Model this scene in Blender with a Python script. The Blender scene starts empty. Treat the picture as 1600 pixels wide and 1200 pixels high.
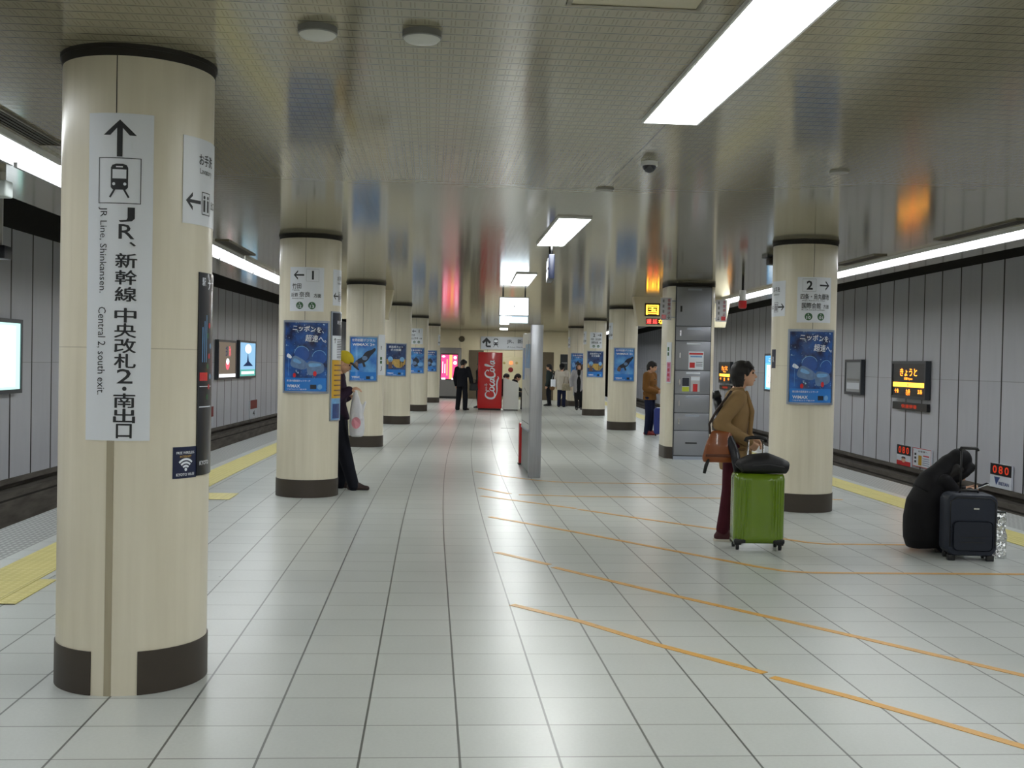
import bpy, bmesh, math, random
from math import sin, cos, pi, radians, sqrt, atan2
from mathutils import Vector, Matrix

random.seed(7)
SC = bpy.context.scene
COL = SC.collection

# ------------------------------------------------------------------ camera
F_PX = 1752.9
EYE = 1.5856
def camera_axes(pitch, yaw, roll):
    fwd = Vector((sin(yaw) * cos(pitch), cos(yaw) * cos(pitch), sin(pitch)))
    right = Vector((cos(yaw), -sin(yaw), 0))
    up = right.cross(fwd)
    r2 = cos(roll) * right + sin(roll) * up
    u2 = -sin(roll) * right + cos(roll) * up
    return r2, u2, fwd
_r, _u, _f = camera_axes(-.0185, .0726, .0203)
cam_data = bpy.data.cameras.new('camera')
cam_data.sensor_width = 36
cam_data.lens = F_PX * 36 / 1600
cam_data.clip_start = .05
cam_data.clip_end = 300
cam = bpy.data.objects.new('camera', cam_data)
COL.objects.link(cam)
M = Matrix.Identity(4)
for i in range(3):
    M[i][0], M[i][1], M[i][2] = _r[i], _u[i], -_f[i]
M[2][3] = EYE
cam.matrix_world = M
SC.camera = cam

# ------------------------------------------------------------------ world, exposure
SC.view_settings.view_transform = 'Standard'
SC.view_settings.look = 'None'
SC.view_settings.gamma = 1
SC.view_settings.use_curve_mapping = False
SC.view_settings.exposure = 0.83
world = bpy.data.worlds.new('world')
SC.world = world
world.use_nodes = True
world.node_tree.nodes['Background'].inputs[0].default_value = (.5, .55, .6, 1)
world.node_tree.nodes['Background'].inputs[1].default_value = .01
CENTRE_LIGHT = 13.5      # emission strength of the panels over the middle of the platform
EDGE_LIGHT = 6.4        # emission strength of the light line above each platform edge

# ------------------------------------------------------------------ platform line (gently curving)
CX = 1.365
Z_CEIL = 3.02
def dev(Y):
    if Y < 9: return 0.
    if Y < 23: return .5 * .047 / 14 * (Y - 9) ** 2
    return .329 + .047 * (Y - 23) + .5 * .0007 * (Y - 23) ** 2
def head(Y):
    if Y < 9: return 0.
    if Y < 23: return .047 / 14 * (Y - 9)
    return .047 + .0007 * (Y - 23)
def PL(Y, off, z=0.):
    t = head(Y)
    return Vector((CX + dev(Y) + off * cos(t), Y - off * sin(t), z))
Y0, Y1, YT = -9.0, 49.0, 80.0

# ------------------------------------------------------------------ materials
MATS = {}
def lin(c):
    return tuple(((v / 12.92) if v <= .04045 else ((v + .055) / 1.055) ** 2.4) for v in c)
def rgb(r, g, b):
    return lin((r / 255, g / 255, b / 255))
def mat(name, col, rough=.5, metal=0., noise=0., nscale=12., bump=0., bscale=200., spec=.5, coat=0., trans=0., stretch=None, emit=0.):
    if name in MATS: return MATS[name]
    m = bpy.data.materials.new(name); m.use_nodes = True
    nt = m.node_tree; b = nt.nodes['Principled BSDF']
    b.inputs['Base Color'].default_value = (*col, 1)
    b.inputs['Roughness'].default_value = rough
    b.inputs['Metallic'].default_value = metal
    b.inputs['Specular IOR Level'].default_value = spec
    b.inputs['Coat Weight'].default_value = coat
    b.inputs['Coat Roughness'].default_value = .08
    b.inputs['Transmission Weight'].default_value = trans
    if emit:
        b.inputs['Emission Color'].default_value = (*col, 1)
        b.inputs['Emission Strength'].default_value = emit
    tc = nt.nodes.new('ShaderNodeTexCoord')
    src = tc.outputs['Object']
    if stretch:
        mp = nt.nodes.new('ShaderNodeMapping'); mp.inputs['Scale'].default_value = stretch
        nt.links.new(src, mp.inputs['Vector']); src = mp.outputs['Vector']
    if noise:
        n = nt.nodes.new('ShaderNodeTexNoise'); n.inputs['Scale'].default_value = nscale; n.inputs['Detail'].default_value = 4
        nt.links.new(src, n.inputs['Vector'])
        mx = nt.nodes.new('ShaderNodeMix'); mx.data_type = 'RGBA'
        mx.inputs['A'].default_value = (*[c * (1 - noise) for c in col], 1)
        mx.inputs['B'].default_value = (*[min(1, c * (1 + noise)) for c in col], 1)
        nt.links.new(n.outputs['Fac'], mx.inputs['Factor'])
        nt.links.new(mx.outputs['Result'], b.inputs['Base Color'])
    if bump:
        n2 = nt.nodes.new('ShaderNodeTexNoise'); n2.inputs['Scale'].default_value = bscale; n2.inputs['Detail'].default_value = 3
        nt.links.new(src, n2.inputs['Vector'])
        bp = nt.nodes.new('ShaderNodeBump'); bp.inputs['Strength'].default_value = bump; bp.inputs['Distance'].default_value = .004
        nt.links.new(n2.outputs['Fac'], bp.inputs['Height']); nt.links.new(bp.outputs['Normal'], b.inputs['Normal'])
    MATS[name] = m
    return m
def glow(name, col, strength):
    if name in MATS: return MATS[name]
    m = bpy.data.materials.new(name); m.use_nodes = True
    nt = m.node_tree
    for n in list(nt.nodes): nt.nodes.remove(n)
    o = nt.nodes.new('ShaderNodeOutputMaterial'); e = nt.nodes.new('ShaderNodeEmission')
    e.inputs[0].default_value = (*col, 1); e.inputs[1].default_value = strength
    nt.links.new(e.outputs[0], o.inputs[0])
    MATS[name] = m
    return m

class N:
    """small helper for building node graphs"""
    def __init__(s, m): s.nt = m.node_tree
    def math(s, op, a, b=None, c=None):
        n = s.nt.nodes.new('ShaderNodeMath'); n.operation = op
        for i, v in enumerate((a, b, c)):
            if v is None: continue
            if isinstance(v, (int, float)): n.inputs[i].default_value = v
            else: s.nt.links.new(v, n.inputs[i])
        return n.outputs[0]
    def uv(s):
        t = s.nt.nodes.new('ShaderNodeTexCoord'); x = s.nt.nodes.new('ShaderNodeSeparateXYZ')
        s.nt.links.new(t.outputs['UV'], x.inputs[0]); return x.outputs[0], x.outputs[1], t.outputs['UV']
    def line(s, v, period, width, shift=0.):
        """1 on a thin line repeated every period"""
        a = s.math('ADD', v, shift + width / 2)
        f = s.math('FLOORED_MODULO', a, period)
        return s.math('LESS_THAN', f, width)
    def mix(s, fac, a, b):
        n = s.nt.nodes.new('ShaderNodeMix'); n.data_type = 'RGBA'
        if isinstance(fac, (int, float)): n.inputs['Factor'].default_value = fac
        else: s.nt.links.new(fac, n.inputs['Factor'])
        for k, v in (('A', a), ('B', b)):
            if isinstance(v, tuple): n.inputs[k].default_value = (*v, 1)
            else: s.nt.links.new(v, n.inputs[k])
        return n.outputs['Result']
    def noise(s, vec, scale, detail=3):
        n = s.nt.nodes.new('ShaderNodeTexNoise'); n.inputs['Scale'].default_value = scale; n.inputs['Detail'].default_value = detail
        s.nt.links.new(vec, n.inputs['Vector']); return n.outputs['Fac']
    def comb(s, x, y, z=0.):
        n = s.nt.nodes.new('ShaderNodeCombineXYZ')
        for i, v in enumerate((x, y, z)):
            if isinstance(v, (int, float)): n.inputs[i].default_value = v
            else: s.nt.links.new(v, n.inputs[i])
        return n.outputs[0]
    def white(s, vec):
        n = s.nt.nodes.new('ShaderNodeTexWhiteNoise'); n.noise_dimensions = '2D'
        s.nt.links.new(vec, n.inputs['Vector']); return n.outputs['Value']
    def bump(s, h, strength, dist):
        n = s.nt.nodes.new('ShaderNodeBump'); n.inputs['Strength'].default_value = strength; n.inputs['Distance'].default_value = dist
        s.nt.links.new(h, n.inputs['Height']); return n.outputs['Normal']
    def link(s, out, inp): s.nt.links.new(out, inp)
    def remap(s, v, a, b, c, d):
        n = s.nt.nodes.new('ShaderNodeMapRange')
        s.nt.links.new(v, n.inputs[0])
        for i, x in enumerate((a, b, c, d)): n.inputs[i + 1].default_value = x
        return n.outputs[0]
def base(name, rough=.5, spec=.5, metal=0.):
    m = bpy.data.materials.new(name); m.use_nodes = True; MATS[name] = m
    b = m.node_tree.nodes['Principled BSDF']
    b.inputs['Roughness'].default_value = rough; b.inputs['Specular IOR Level'].default_value = spec; b.inputs['Metallic'].default_value = metal
    return m, b, N(m)

# floor tiles, 40 cm, with thin dark joints
m, b, n = base('floor_tiles', .3, .5)
u, v, uv = n.uv()
l1 = n.line(v, .4, .010, .02); l2 = n.line(u, .4, .008, -.0755)
tile = n.comb(n.math('FLOOR', n.math('DIVIDE', n.math('ADD', u, -.0755), .4)), n.math('FLOOR', n.math('DIVIDE', n.math('ADD', v, .02), .4)))
rnd = n.white(tile)
big = n.noise(uv, 1.3); fine = n.noise(uv, 60., 4)
fac = n.math('ADD', n.math('MULTIPLY', rnd, .16), n.math('ADD', n.math('MULTIPLY', big, .45), n.math('MULTIPLY', fine, .35)))
c = n.mix(fac, rgb(170, 174, 170), rgb(206, 209, 205))
c = n.mix(n.math('MULTIPLY', l2, .8), c, rgb(84, 86, 82))
c = n.mix(n.math('MULTIPLY', l1, .85), c, rgb(62, 64, 60))
vr = n.nt.nodes.new('ShaderNodeTexVoronoi'); vr.inputs['Scale'].default_value = 1.1; n.link(uv, vr.inputs['Vector'])
c = n.mix(n.math('MULTIPLY', n.math('LESS_THAN', vr.outputs['Distance'], .016), .8), c, rgb(50, 50, 52))
n.link(c, b.inputs['Base Color'])
b.inputs['Roughness'].default_value = .3
joint = n.math('MAXIMUM', l1, l2)
n.link(n.bump(n.math('SUBTRACT', 1., joint), .15, .001), b.inputs['Normal'])

# platform edge: pale studded non-slip blocks
m, b, n = base('edge_blocks', .45, .4)
u, v, uv = n.uv()
st = n.math('MULTIPLY', n.line(v, .05, .028), n.line(u, .10, .07))
c = n.mix(n.math('MULTIPLY', st, .6), rgb(140, 142, 140), rgb(205, 207, 205))
n.link(c, b.inputs['Base Color']); n.link(n.bump(st, .5, .004), b.inputs['Normal'])

# yellow tactile paving
m, b, n = base('tactile_yellow', .5, .4)
u, v, uv = n.uv()
fu = n.math('ADD', n.math('FLOORED_MODULO', u, .06), -.03); fv = n.math('ADD', n.math('FLOORED_MODULO', v, .06), -.03)
d = n.math('SQRT', n.math('ADD', n.math('MULTIPLY', fu, fu), n.math('MULTIPLY', fv, fv)))
dot = n.math('LESS_THAN', d, .017)
seam = n.math('MAXIMUM', n.line(u, .4, .006), n.line(v, .4, .006, .1))
nz = n.noise(uv, 3.)
c = n.mix(nz, rgb(188, 178, 104), rgb(212, 201, 130))
c = n.mix(n.math('MULTIPLY', dot, .45), c, rgb(226, 216, 156))
c = n.mix(n.math('MULTIPLY', seam, .6), c, rgb(110, 100, 60))
n.link(c, b.inputs['Base Color']); n.link(n.bump(dot, .6, .005), b.inputs['Normal'])

# ceiling: glossy enamelled strips with punched slots, laid across the platform
m, b, n = base('ceiling_strips', .11, .62)
u, v, uv = n.uv()
seam = n.line(u, .11, .008)
fu = n.math('FLOORED_MODULO', u, .11)
inn = n.math('MULTIPLY', n.math('GREATER_THAN', fu, .02), n.math('LESS_THAN', fu, .09))
slots = n.math('MAXIMUM', n.line(v, .056, .0055), n.line(v, .056, .0055, .017))
slot = n.math('MULTIPLY', inn, slots)
big = n.noise(uv, .8)
centre = n.line(v, 200., .012)
cross = n.line(u, 6.9, .014, -2.2)
c = n.mix(big, rgb(142, 136, 114), rgb(158, 151, 127))
c = n.mix(n.math('MULTIPLY', slot, .34), c, rgb(92, 84, 66))
c = n.mix(n.math('MULTIPLY', seam, .8), c, rgb(60, 55, 44))
c = n.mix(n.math('MULTIPLY', n.math('MAXIMUM', centre, cross), .75), c, rgb(40, 37, 30))
n.link(c, b.inputs['Base Color'])
strip = n.white(n.comb(n.math('FLOOR', n.math('DIVIDE', u, .11)), n.math('FLOOR', n.math('DIVIDE', v, 2.8))))
n.link(n.bump(n.math('ADD', n.math('MULTIPLY', n.math('ABSOLUTE', n.math('SUBTRACT', fu, .055)), -8.), n.math('MULTIPLY', n.math('MAXIMUM', seam, slot), -.3)), .06, .004), b.inputs['Normal'])

# track wall: tall grey panels with open dark joints
m, b, n = base('track_wall_panels', .42, .4)
u, v, uv = n.uv()
s1 = n.line(u, .8, .045, .1); s2 = n.math('LESS_THAN', n.math('ABSOLUTE', n.math('ADD', v, -1.45)), .006)
rnd = n.white(n.comb(n.math('FLOOR', n.math('DIVIDE', n.math('ADD', u, .1), .8)), n.math('GREATER_THAN', v, 1.45)))
nz = n.noise(n.comb(n.math('MULTIPLY', u, 3.), n.math('MULTIPLY', v, .6)), 2.)
c = n.mix(n.math('ADD', n.math('MULTIPLY', rnd, .4), n.math('MULTIPLY', nz, .5)), rgb(186, 188, 195), rgb(212, 213, 219))
c = n.mix(n.math('MULTIPLY', s2, .4), c, rgb(70, 70, 68))
c = n.mix(s1, c, rgb(12, 12, 14))
n.link(c, b.inputs['Base Color']); n.link(n.bump(n.math('SUBTRACT', 1., s1), .6, .01), b.inputs['Normal'])

# end wall: cream panels
m, b, n = base('end_wall_panels', .4, .4)
u, v, uv = n.uv()
s1 = n.line(u, 1.2, .012, .3)
nz = n.noise(uv, 1.5)
c = n.mix(nz, rgb(214, 202, 170), rgb(228, 216, 184))
c = n.mix(n.math('MULTIPLY', s1, .7), c, rgb(90, 82, 62))
n.link(c, b.inputs['Base Color'])

# pillars: cream stone-like cladding with faint upright streaks
m, b, n = base('pillar_cladding', .3, .5)
t = n.nt.nodes.new('ShaderNodeTexCoord'); mp = n.nt.nodes.new('ShaderNodeMapping'); mp.inputs['Scale'].default_value = (1, 1, .06)
n.link(t.outputs['Object'], mp.inputs['Vector'])
st = n.noise(mp.outputs['Vector'], 16., 5); st2 = n.noise(t.outputs['Object'], 2.2, 4)
c = n.mix(n.math('ADD', n.math('MULTIPLY', st, .75), n.math('MULTIPLY', st2, .3)), rgb(204, 195, 171), rgb(238, 231, 212))
z = n.nt.nodes.new('ShaderNodeSeparateXYZ'); n.link(t.outputs['Object'], z.inputs[0])
jl = n.math('LESS_THAN', n.math('ABSOLUTE', n.math('ADD', z.outputs[2], -1.62)), .0025)
c = n.mix(n.math('MULTIPLY', jl, .35), c, rgb(120, 105, 75))
n.link(c, b.inputs['Base Color'])

# grimy concrete below the track walls
m, b, n = base('grimy_concrete', .85, .2)
u, v, uv = n.uv()
nz = n.noise(n.comb(n.math('MULTIPLY', u, .6), n.math('MULTIPLY', v, 3.)), 3., 6)
c = n.mix(nz, rgb(48, 45, 42), rgb(128, 122, 114))
c = n.mix(n.math('MULTIPLY', n.math('LESS_THAN', n.math('ABSOLUTE', n.math('ADD', v, .52)), .015), .8), c, rgb(28, 26, 24))
n.link(c, b.inputs['Base Color'])
# brushed steel
m, b, n = base('brushed_steel', .34, .5, .85)
t = n.nt.nodes.new('ShaderNodeTexCoord'); mp = n.nt.nodes.new('ShaderNodeMapping'); mp.inputs['Scale'].default_value = (1, 1, .02)
n.link(t.outputs['Object'], mp.inputs['Vector'])
st = n.noise(mp.outputs['Vector'], 120., 3)
n.link(n.mix(st, rgb(150, 152, 158), rgb(186, 188, 194)), b.inputs['Base Color'])

DARK = mat('dark_joint', rgb(42, 38, 32), .6)
BASEBAND = mat('dark_brown_base', rgb(62, 54, 46), .45, noise=.12, nscale=8)
SIGN_W = mat('sign_white', rgb(226, 230, 236), .35)
INK = mat('sign_ink', rgb(34, 36, 40), .5)
GREEN = mat('sign_green', rgb(62, 104, 70), .5)
ALU = mat('frame_aluminium', rgb(168, 176, 190), .3, .7)
BLACK = mat('black_plastic', rgb(24, 24, 26), .4)
WHITE = mat('white_enamel', rgb(232, 232, 230), .35)
RED = mat('red_enamel', rgb(196, 22, 26), .3, coat=.3)
GREYM = mat('grey_enamel', rgb(130, 130, 128), .4)
CREAMP = mat('cream_enamel', rgb(222, 212, 182), .4)
CHROME = mat('chrome', rgb(205, 205, 208), .2, 1.)
LIT = glow('centre_light_diffuser', (.97, 1., .98), CENTRE_LIGHT)
LIT_EDGE = glow('edge_light_diffuser', (.94, .98, 1.), EDGE_LIGHT)
LED_O = glow('led_orange', (1., .22, .02), 3.)
LED_A = glow('led_amber', (1., .42, .03), 3.2)
LED_R = glow('led_red', (1., .05, .04), 2.6)
LED_G = glow('led_green', (.25, .9, .1), 1.4)
LED_DIM = glow('led_dim_red', (.8, .07, .03), .35)

# ------------------------------------------------------------------ mesh helpers
class MB:
    def __init__(s): s.v = []; s.f = []; s.mi = []; s.uv = []; s.sm = []
    def add(s, vs, fs, mi=0, uvs=None, smooth=False):
        o = len(s.v); s.v += [tuple(x) for x in vs]
        for k, f in enumerate(fs):
            s.f.append([o + i for i in f]); s.mi.append(mi); s.sm.append(smooth)
            s.uv.append(uvs[k] if uvs else None)
        return s
    def box(s, x0, x1, y0, y1, z0, z1, mi=0, bev=0.):
        if bev:
            bm = bmesh.new(); bmesh.ops.create_cube(bm, size=1)
            for q in bm.verts: q.co = Vector(((x0 + x1) / 2 + q.co.x * (x1 - x0), (y0 + y1) / 2 + q.co.y * (y1 - y0), (z0 + z1) / 2 + q.co.z * (z1 - z0)))
            bmesh.ops.bevel(bm, geom=list(bm.edges), offset=bev, segments=3, affect='EDGES', profile=.5)
            bm.verts.index_update()
            s.add([q.co[:] for q in bm.verts], [[q.index for q in f.verts] for f in bm.faces], mi, None, True); bm.free(); return s
        vs = [(x, y, z) for z in (z0, z1) for y in (y0, y1) for x in (x0, x1)]
        return s.add(vs, [(0, 2, 3, 1), (4, 5, 7, 6), (0, 1, 5, 4), (2, 6, 7, 3), (0, 4, 6, 2), (1, 3, 7, 5)], mi)
    def tube(s, pts, r, n=10, mi=0, cap=True):
        pts = [Vector(p) for p in pts]; rs = r if isinstance(r, (list, tuple)) else [r] * len(pts)
        vs = []; fs = []; nrm = None
        for i, p in enumerate(pts):
            t = (pts[min(i + 1, len(pts) - 1)] - pts[max(i - 1, 0)]).normalized()
            if nrm is None:
                nrm = t.orthogonal().normalized()
            nrm = (nrm - t * nrm.dot(t)).normalized(); bn = t.cross(nrm)
            for k in range(n):
                a = 2 * pi * k / n; vs.append(p + (nrm * cos(a) + bn * sin(a)) * rs[i])
        for i in range(len(pts) - 1):
            for k in range(n):
                a = i * n + k; b2 = i * n + (k + 1) % n
                fs.append((a, b2, b2 + n, a + n))
        if cap:
            fs.append(tuple(reversed(range(n)))); fs.append(tuple(range((len(pts) - 1) * n, len(pts) * n)))
        return s.add(vs, fs, mi, None, True)
    def lathe(s, prof, n=48, mi=0, c=(0, 0, 0), a0=0., a1=2 * pi):
        full = abs(a1 - a0 - 2 * pi) < 1e-6; m_ = n if full else n + 1
        vs = []; fs = []
        for r, z in prof:
            for k in range(m_):
                a = a0 + (a1 - a0) * k / n
                vs.append((c[0] + r * sin(a), c[1] - r * cos(a), c[2] + z))
        for i in range(len(prof) - 1):
            for k in range(n):
                k2 = (k + 1) % m_
                fs.append((i * m_ + k, i * m_ + k2, (i + 1) * m_ + k2, (i + 1) * m_ + k))
        return s.add(vs, fs, mi, None, True)
    def arc(s, r0, r1, a0, a1, z0, z1, n=24, mi=0):
        """curved plate between two radii; angle 0 faces -Y, positive turns to +X"""
        vs = []; fs = []
        for k in range(n + 1):
            a = a0 + (a1 - a0) * k / n
            for r, z in ((r1, z0), (r1, z1), (r0, z1), (r0, z0)):
                vs.append((r * sin(a), -r * cos(a), z))
        for k in range(n):
            for j in range(4):
                a = k * 4 + j; b2 = k * 4 + (j + 1) % 4
                fs.append((a, a + 4, b2 + 4, b2))
        fs.append((0, 1, 2, 3)); fs.append((n * 4 + 3, n * 4 + 2, n * 4 + 1, n * 4))
        return s.add(vs, fs, mi)
    def ell(s, c, r, n=20, m_=12, mi=0, rot=None):
        vs = []; fs = []
        for j in range(m_ + 1):
            t = pi * j / m_
            for k in range(n):
                a = 2 * pi * k / n
                p = Vector((r[0] * sin(t) * cos(a), r[1] * sin(t) * sin(a), r[2] * cos(t)))
                if rot: p = rot @ p
                vs.append(Vector(c) + p)
        for j in range(m_):
            for k in range(n):
                fs.append((j * n + k, (j + 1) * n + k, (j + 1) * n + (k + 1) % n, j * n + (k + 1) % n))
        return s.add(vs, fs, mi, None, True)
    def sweep(s, prof, ya, yb, step=.5, mi=0, closed=False, vscale=None):
        """profile of (offset, z) carried along the platform line; UV = (metres along, metres across)"""
        ys = [ya]; k = max(1, round((yb - ya) / step))
        ys = [ya + (yb - ya) * i / k for i in range(k + 1)]
        pr = list(prof) + ([prof[0]] if closed else [])
        L = [0.]
        for i in range(len(pr) - 1): L.append(L[-1] + math.hypot(pr[i + 1][0] - pr[i][0], pr[i + 1][1] - pr[i][1]))
        vs = []; fs = []; uvs = []; m_ = len(pr)
        for y in ys:
            for o, z in pr: vs.append(PL(y, o, z))
        for i in range(len(ys) - 1):
            for j in range(m_ - 1):
                fs.append((i * m_ + j, i * m_ + j + 1, (i + 1) * m_ + j + 1, (i + 1) * m_ + j))
                hz = abs(pr[j + 1][0] - pr[j][0]) > abs(pr[j + 1][1] - pr[j][1])
                w0 = pr[j][0] if hz else pr[j][1]; w1 = pr[j + 1][0] if hz else pr[j + 1][1]
                uvs.append([(ys[i], w0), (ys[i], w1), (ys[i + 1], w1), (ys[i + 1], w0)])
        if closed:
            nn = len(prof)
            fs.append(tuple(reversed(range(nn)))); uvs.append([(0, 0)] * nn)
            b0 = (len(ys) - 1) * m_; fs.append(tuple(range(b0, b0 + nn))); uvs.append([(0, 0)] * nn)
        return s.add(vs, fs, mi, uvs)
    def build(s, name, mats, parent=None, loc=None, smooth=None):
        me = bpy.data.meshes.new(name); me.from_pydata(s.v, [], s.f)
        if not isinstance(mats, (list, tuple)): mats = [mats]
        for q in mats: me.materials.append(q)
        me.polygons.foreach_set('material_index', s.mi)
        me.polygons.foreach_set('use_smooth', s.sm if smooth is None else [smooth] * len(s.f))
        if any(q is not None for q in s.uv):
            ul = me.uv_layers.new(name='UVMap')
            for p, q in zip(me.polygons, s.uv):
                if q:
                    for li, c in zip(p.loop_indices, q): ul.data[li].uv = c
        me.update()
        o = bpy.data.objects.new(name, me); COL.objects.link(o)
        if parent: o.parent = parent
        if loc is not None: o.location = loc
        return o
def autosmooth(o, ang=40):
    me = o.data; bm = bmesh.new(); bm.from_mesh(me)
    for f in bm.faces: f.smooth = True
    for e in bm.edges:
        e.smooth = len(e.link_faces) == 2 and e.calc_face_angle(0) < radians(ang)
    bm.to_mesh(me); bm.free(); return o
def tag(o, label, cat, group=None):
    o['label'] = label; o['category'] = cat
    if group: o['group'] = group
    return o
def thing(name, label, cat, loc=(0, 0, 0), rz=0., group=None):
    o = bpy.data.objects.new(name, None); COL.objects.link(o)
    o.empty_display_size = .1
    o.location = loc; o.rotation_euler = (0, 0, rz)
    return tag(o, label, cat, group)
def struct(o):
    o['kind'] = 'structure'; return o
def copy_tree(o, parent=None, loc=None, rz=None):
    c = o.copy(); COL.objects.link(c)
    if parent: c.parent = parent
    if loc is not None: c.location = loc
    if rz is not None: c.rotation_euler = (0, 0, rz)
    for ch in list(o.children): copy_tree(ch, c)
    return c

# ------------------------------------------------------------------ the setting
HALF = 5.2
WALL = 7.6
struct(MB().sweep([(-4.62, 0), (4.62, 0)], Y0, YT, 1.).build('floor', MATS['floor_tiles']))
for k, sgn in ((1, -1), (2, 1)):
    o = MB().sweep([(sgn * 4.62, 0), (sgn * HALF, 0), (sgn * HALF, -.12), (sgn * (HALF - .1), -.14), (sgn * (HALF - .1), -1.2)], Y0, YT, 1.)
    struct(o.build('trim_%d' % k, MATS['edge_blocks']))
struct(MB().sweep([(-5.25, Z_CEIL), (5.25, Z_CEIL)], Y0, YT, .5).build('ceiling', MATS['ceiling_strips']))
TUN = mat('tunnel_dark', rgb(34, 32, 30), .9)  # near-black matte finish for surfaces over the tracks and at the tunnel end
for side, sgn in (('left', -1), ('right', 1)):
    w = MB().sweep([(sgn * WALL, -.25), (sgn * WALL, 3.4)], Y0, YT, .8)
    struct(w.build('wall_' + side, MATS['track_wall_panels']))
    w = MB().sweep([(sgn * WALL, -.25), (sgn * (WALL - .02), -.25), (sgn * (WALL - .02), -.33), (sgn * (WALL + .12), -.33), (sgn * (WALL + .12), -.42), (sgn * (WALL - .15), -.42), (sgn * (WALL - .15), -1.2), (sgn * (HALF - .1), -1.2)], Y0, YT, .8)
    struct(w.build('baseboard_' + side, MATS['grimy_concrete']))
    w = MB().sweep([(sgn * 5.25, Z_CEIL), (sgn * 5.25, 3.55), (sgn * 6.2, 3.95), (sgn * WALL, 3.95), (sgn * WALL, 3.4)], Y0, YT, .8)
    struct(w.build('ceiling_over_%s_track' % side, TUN))
def cross_wall(name, Y, mats, lo=-5.2, hi=5.2, z0=0, z1=Z_CEIL):
    a, c = PL(Y, lo, 0), PL(Y, hi, 0)
    w = MB(); L = (c - a).length
    w.add([(a.x, a.y, z0), (c.x, c.y, z0), (c.x, c.y, z1), (a.x, a.y, z1)], [(0, 1, 2, 3)], 0, [[(0, z0), (L, z0), (L, z1), (0, z1)]])
    return struct(w.build(name, mats))
cross_wall('wall_far', Y1, MATS['end_wall_panels'], -5.2, 4.45)
cross_wall('wall_near', Y0, MATS['end_wall_panels'], -WALL, WALL, -1.2, 4)
struct(MB().add([PL(YT - .5, -WALL, -1.2), PL(YT - .5, WALL, -1.2), PL(YT - .5, WALL, 4), PL(YT - .5, -WALL, 4)], [(0, 1, 2, 3)]).build('wall_tunnel', TUN))
# dark joint between ceiling and end wall
struct(MB().sweep([(-5.2, 2.985), (4.45, 2.985)], Y1 - .05, Y1 - .02, .03).build('trim_3', DARK))

# yellow tactile strips along both edges
for sgn, nm, lab in ((-1, 'left', 'long yellow tactile strip along the platform edge behind the large direction pillar'), (1, 'right', 'long yellow tactile strip along the platform edge behind the crouching person')):
    o = MB().sweep([(sgn * 4.48, .001), (sgn * 4.48, .006), (sgn * 4.08, .006), (sgn * 4.08, .001)] if sgn < 0 else [(4.08, .001), (4.08, .006), (4.48, .006), (4.48, .001)], Y0, Y1 - .1, 1.).build('tactile_strip', MATS['tactile_yellow'])
    tag(o, lab, 'tactile paving', 'yellow tactile paving')
def tact(Y, Yb, a, c, lab):
    o = MB().sweep([(a, .001), (a, .006), (c, .006), (c, .001)], Y, Yb, .4).build('tactile_patch', MATS['tactile_yellow'])
    tag(o, lab, 'tactile paving', 'yellow tactile paving')
tact(7.25, 8.05, -4.075, -3.95, 'small yellow tactile patch left of the large direction pillar')
tact(12.6, 13.2, -4.07, -3.6, 'small yellow tactile patch beside the strip between the first two left pillars')

# ------------------------------------------------------------------ lights
def centre_light(Y, lab, group='ceiling light panels over the middle of the platform'):
    """two glowing diffusers end to end in a thin frame, flush under the ceiling"""
    t = thing('ceiling_light', lab, 'ceiling light', PL(Y, 0, Z_CEIL), -head(Y + 1.3), group)
    fr = MB()
    for x in (-.167, .155): fr.box(x, x + .012, 0, 2.56, -.022, 0)
    for y in (-.0, 1.275, 2.55): fr.box(-.155, .155, y, y + .01, -.022, 0)
    fr.build('frame', WHITE, t)
    for y in (.01, 1.285):
        MB().box(-.155, .155, y, y + 1.265, -.019, -.003).build('diffuser', LIT, t)
    return t
CL = [(-9.0 + .05, 'behind'), (-2.95, 'b'), (3.93, ''), (10.84, ''), (17.75, ''), (24.65, ''), (31.55, ''), (38.45, ''), (45.3, '')]
labs = ['long bright ceiling light panel behind the viewer', 'bright ceiling light panel just behind the viewer', 'largest bright ceiling light panel, nearest the viewer at the top of the picture',
        'second bright ceiling light panel, in front of the hanging clock sign', 'third bright ceiling light panel, partly behind the hanging light box', 'fourth ceiling light panel, hidden behind the light box',
        'fifth ceiling light panel just beyond the light box', 'sixth small ceiling light panel near the red machine', 'last ceiling light panel before the end wall']
for (Y, _), lab in zip(CL, labs): centre_light(Y, lab)

# light line above each edge: 2.5 m fittings end to end
def edge_module():
    t = thing('ceiling_strip_light', 'x', 'strip light')
    h = MB().box(-.19, .19, 0, 2.46, -.012, 0)
    h.box(-.19, -.165, 0, 2.46, -.04, -.012)
    h.build('housing', WHITE, t)
    MB().box(.165, .19, 0, 2.46, -.05, -.012).build('skirt', GREYM, t)
    MB().box(-.163, .163,   .02, 2.44, -.026, -.014).build('diffuser', LIT_EDGE, t)
    return t
em = None
for sgn, off, side in ((-1, -4.3, 'left'), (1, 4.5, 'right')):
    for k in range(30):
        Y = Y0 + .1 + k * 2.5
        if Y > YT - 4: continue
        loc = PL(Y, off, Z_CEIL); rz = -head(Y + 1.25)
        if sgn < 0: loc = PL(Y + 2.46, off, Z_CEIL); rz += pi      # the deep skirt is on the track side
        if em is None: em = edge_module(); t = em; t.location = loc; t.rotation_euler = (0, 0, rz)
        else: t = copy_tree(em, None, loc, rz)
        t['label'] = 'white strip light fitting in the continuous bright line above the %s platform edge' % side
        t['group'] = 'strip lights above the %s platform edge' % side

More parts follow.
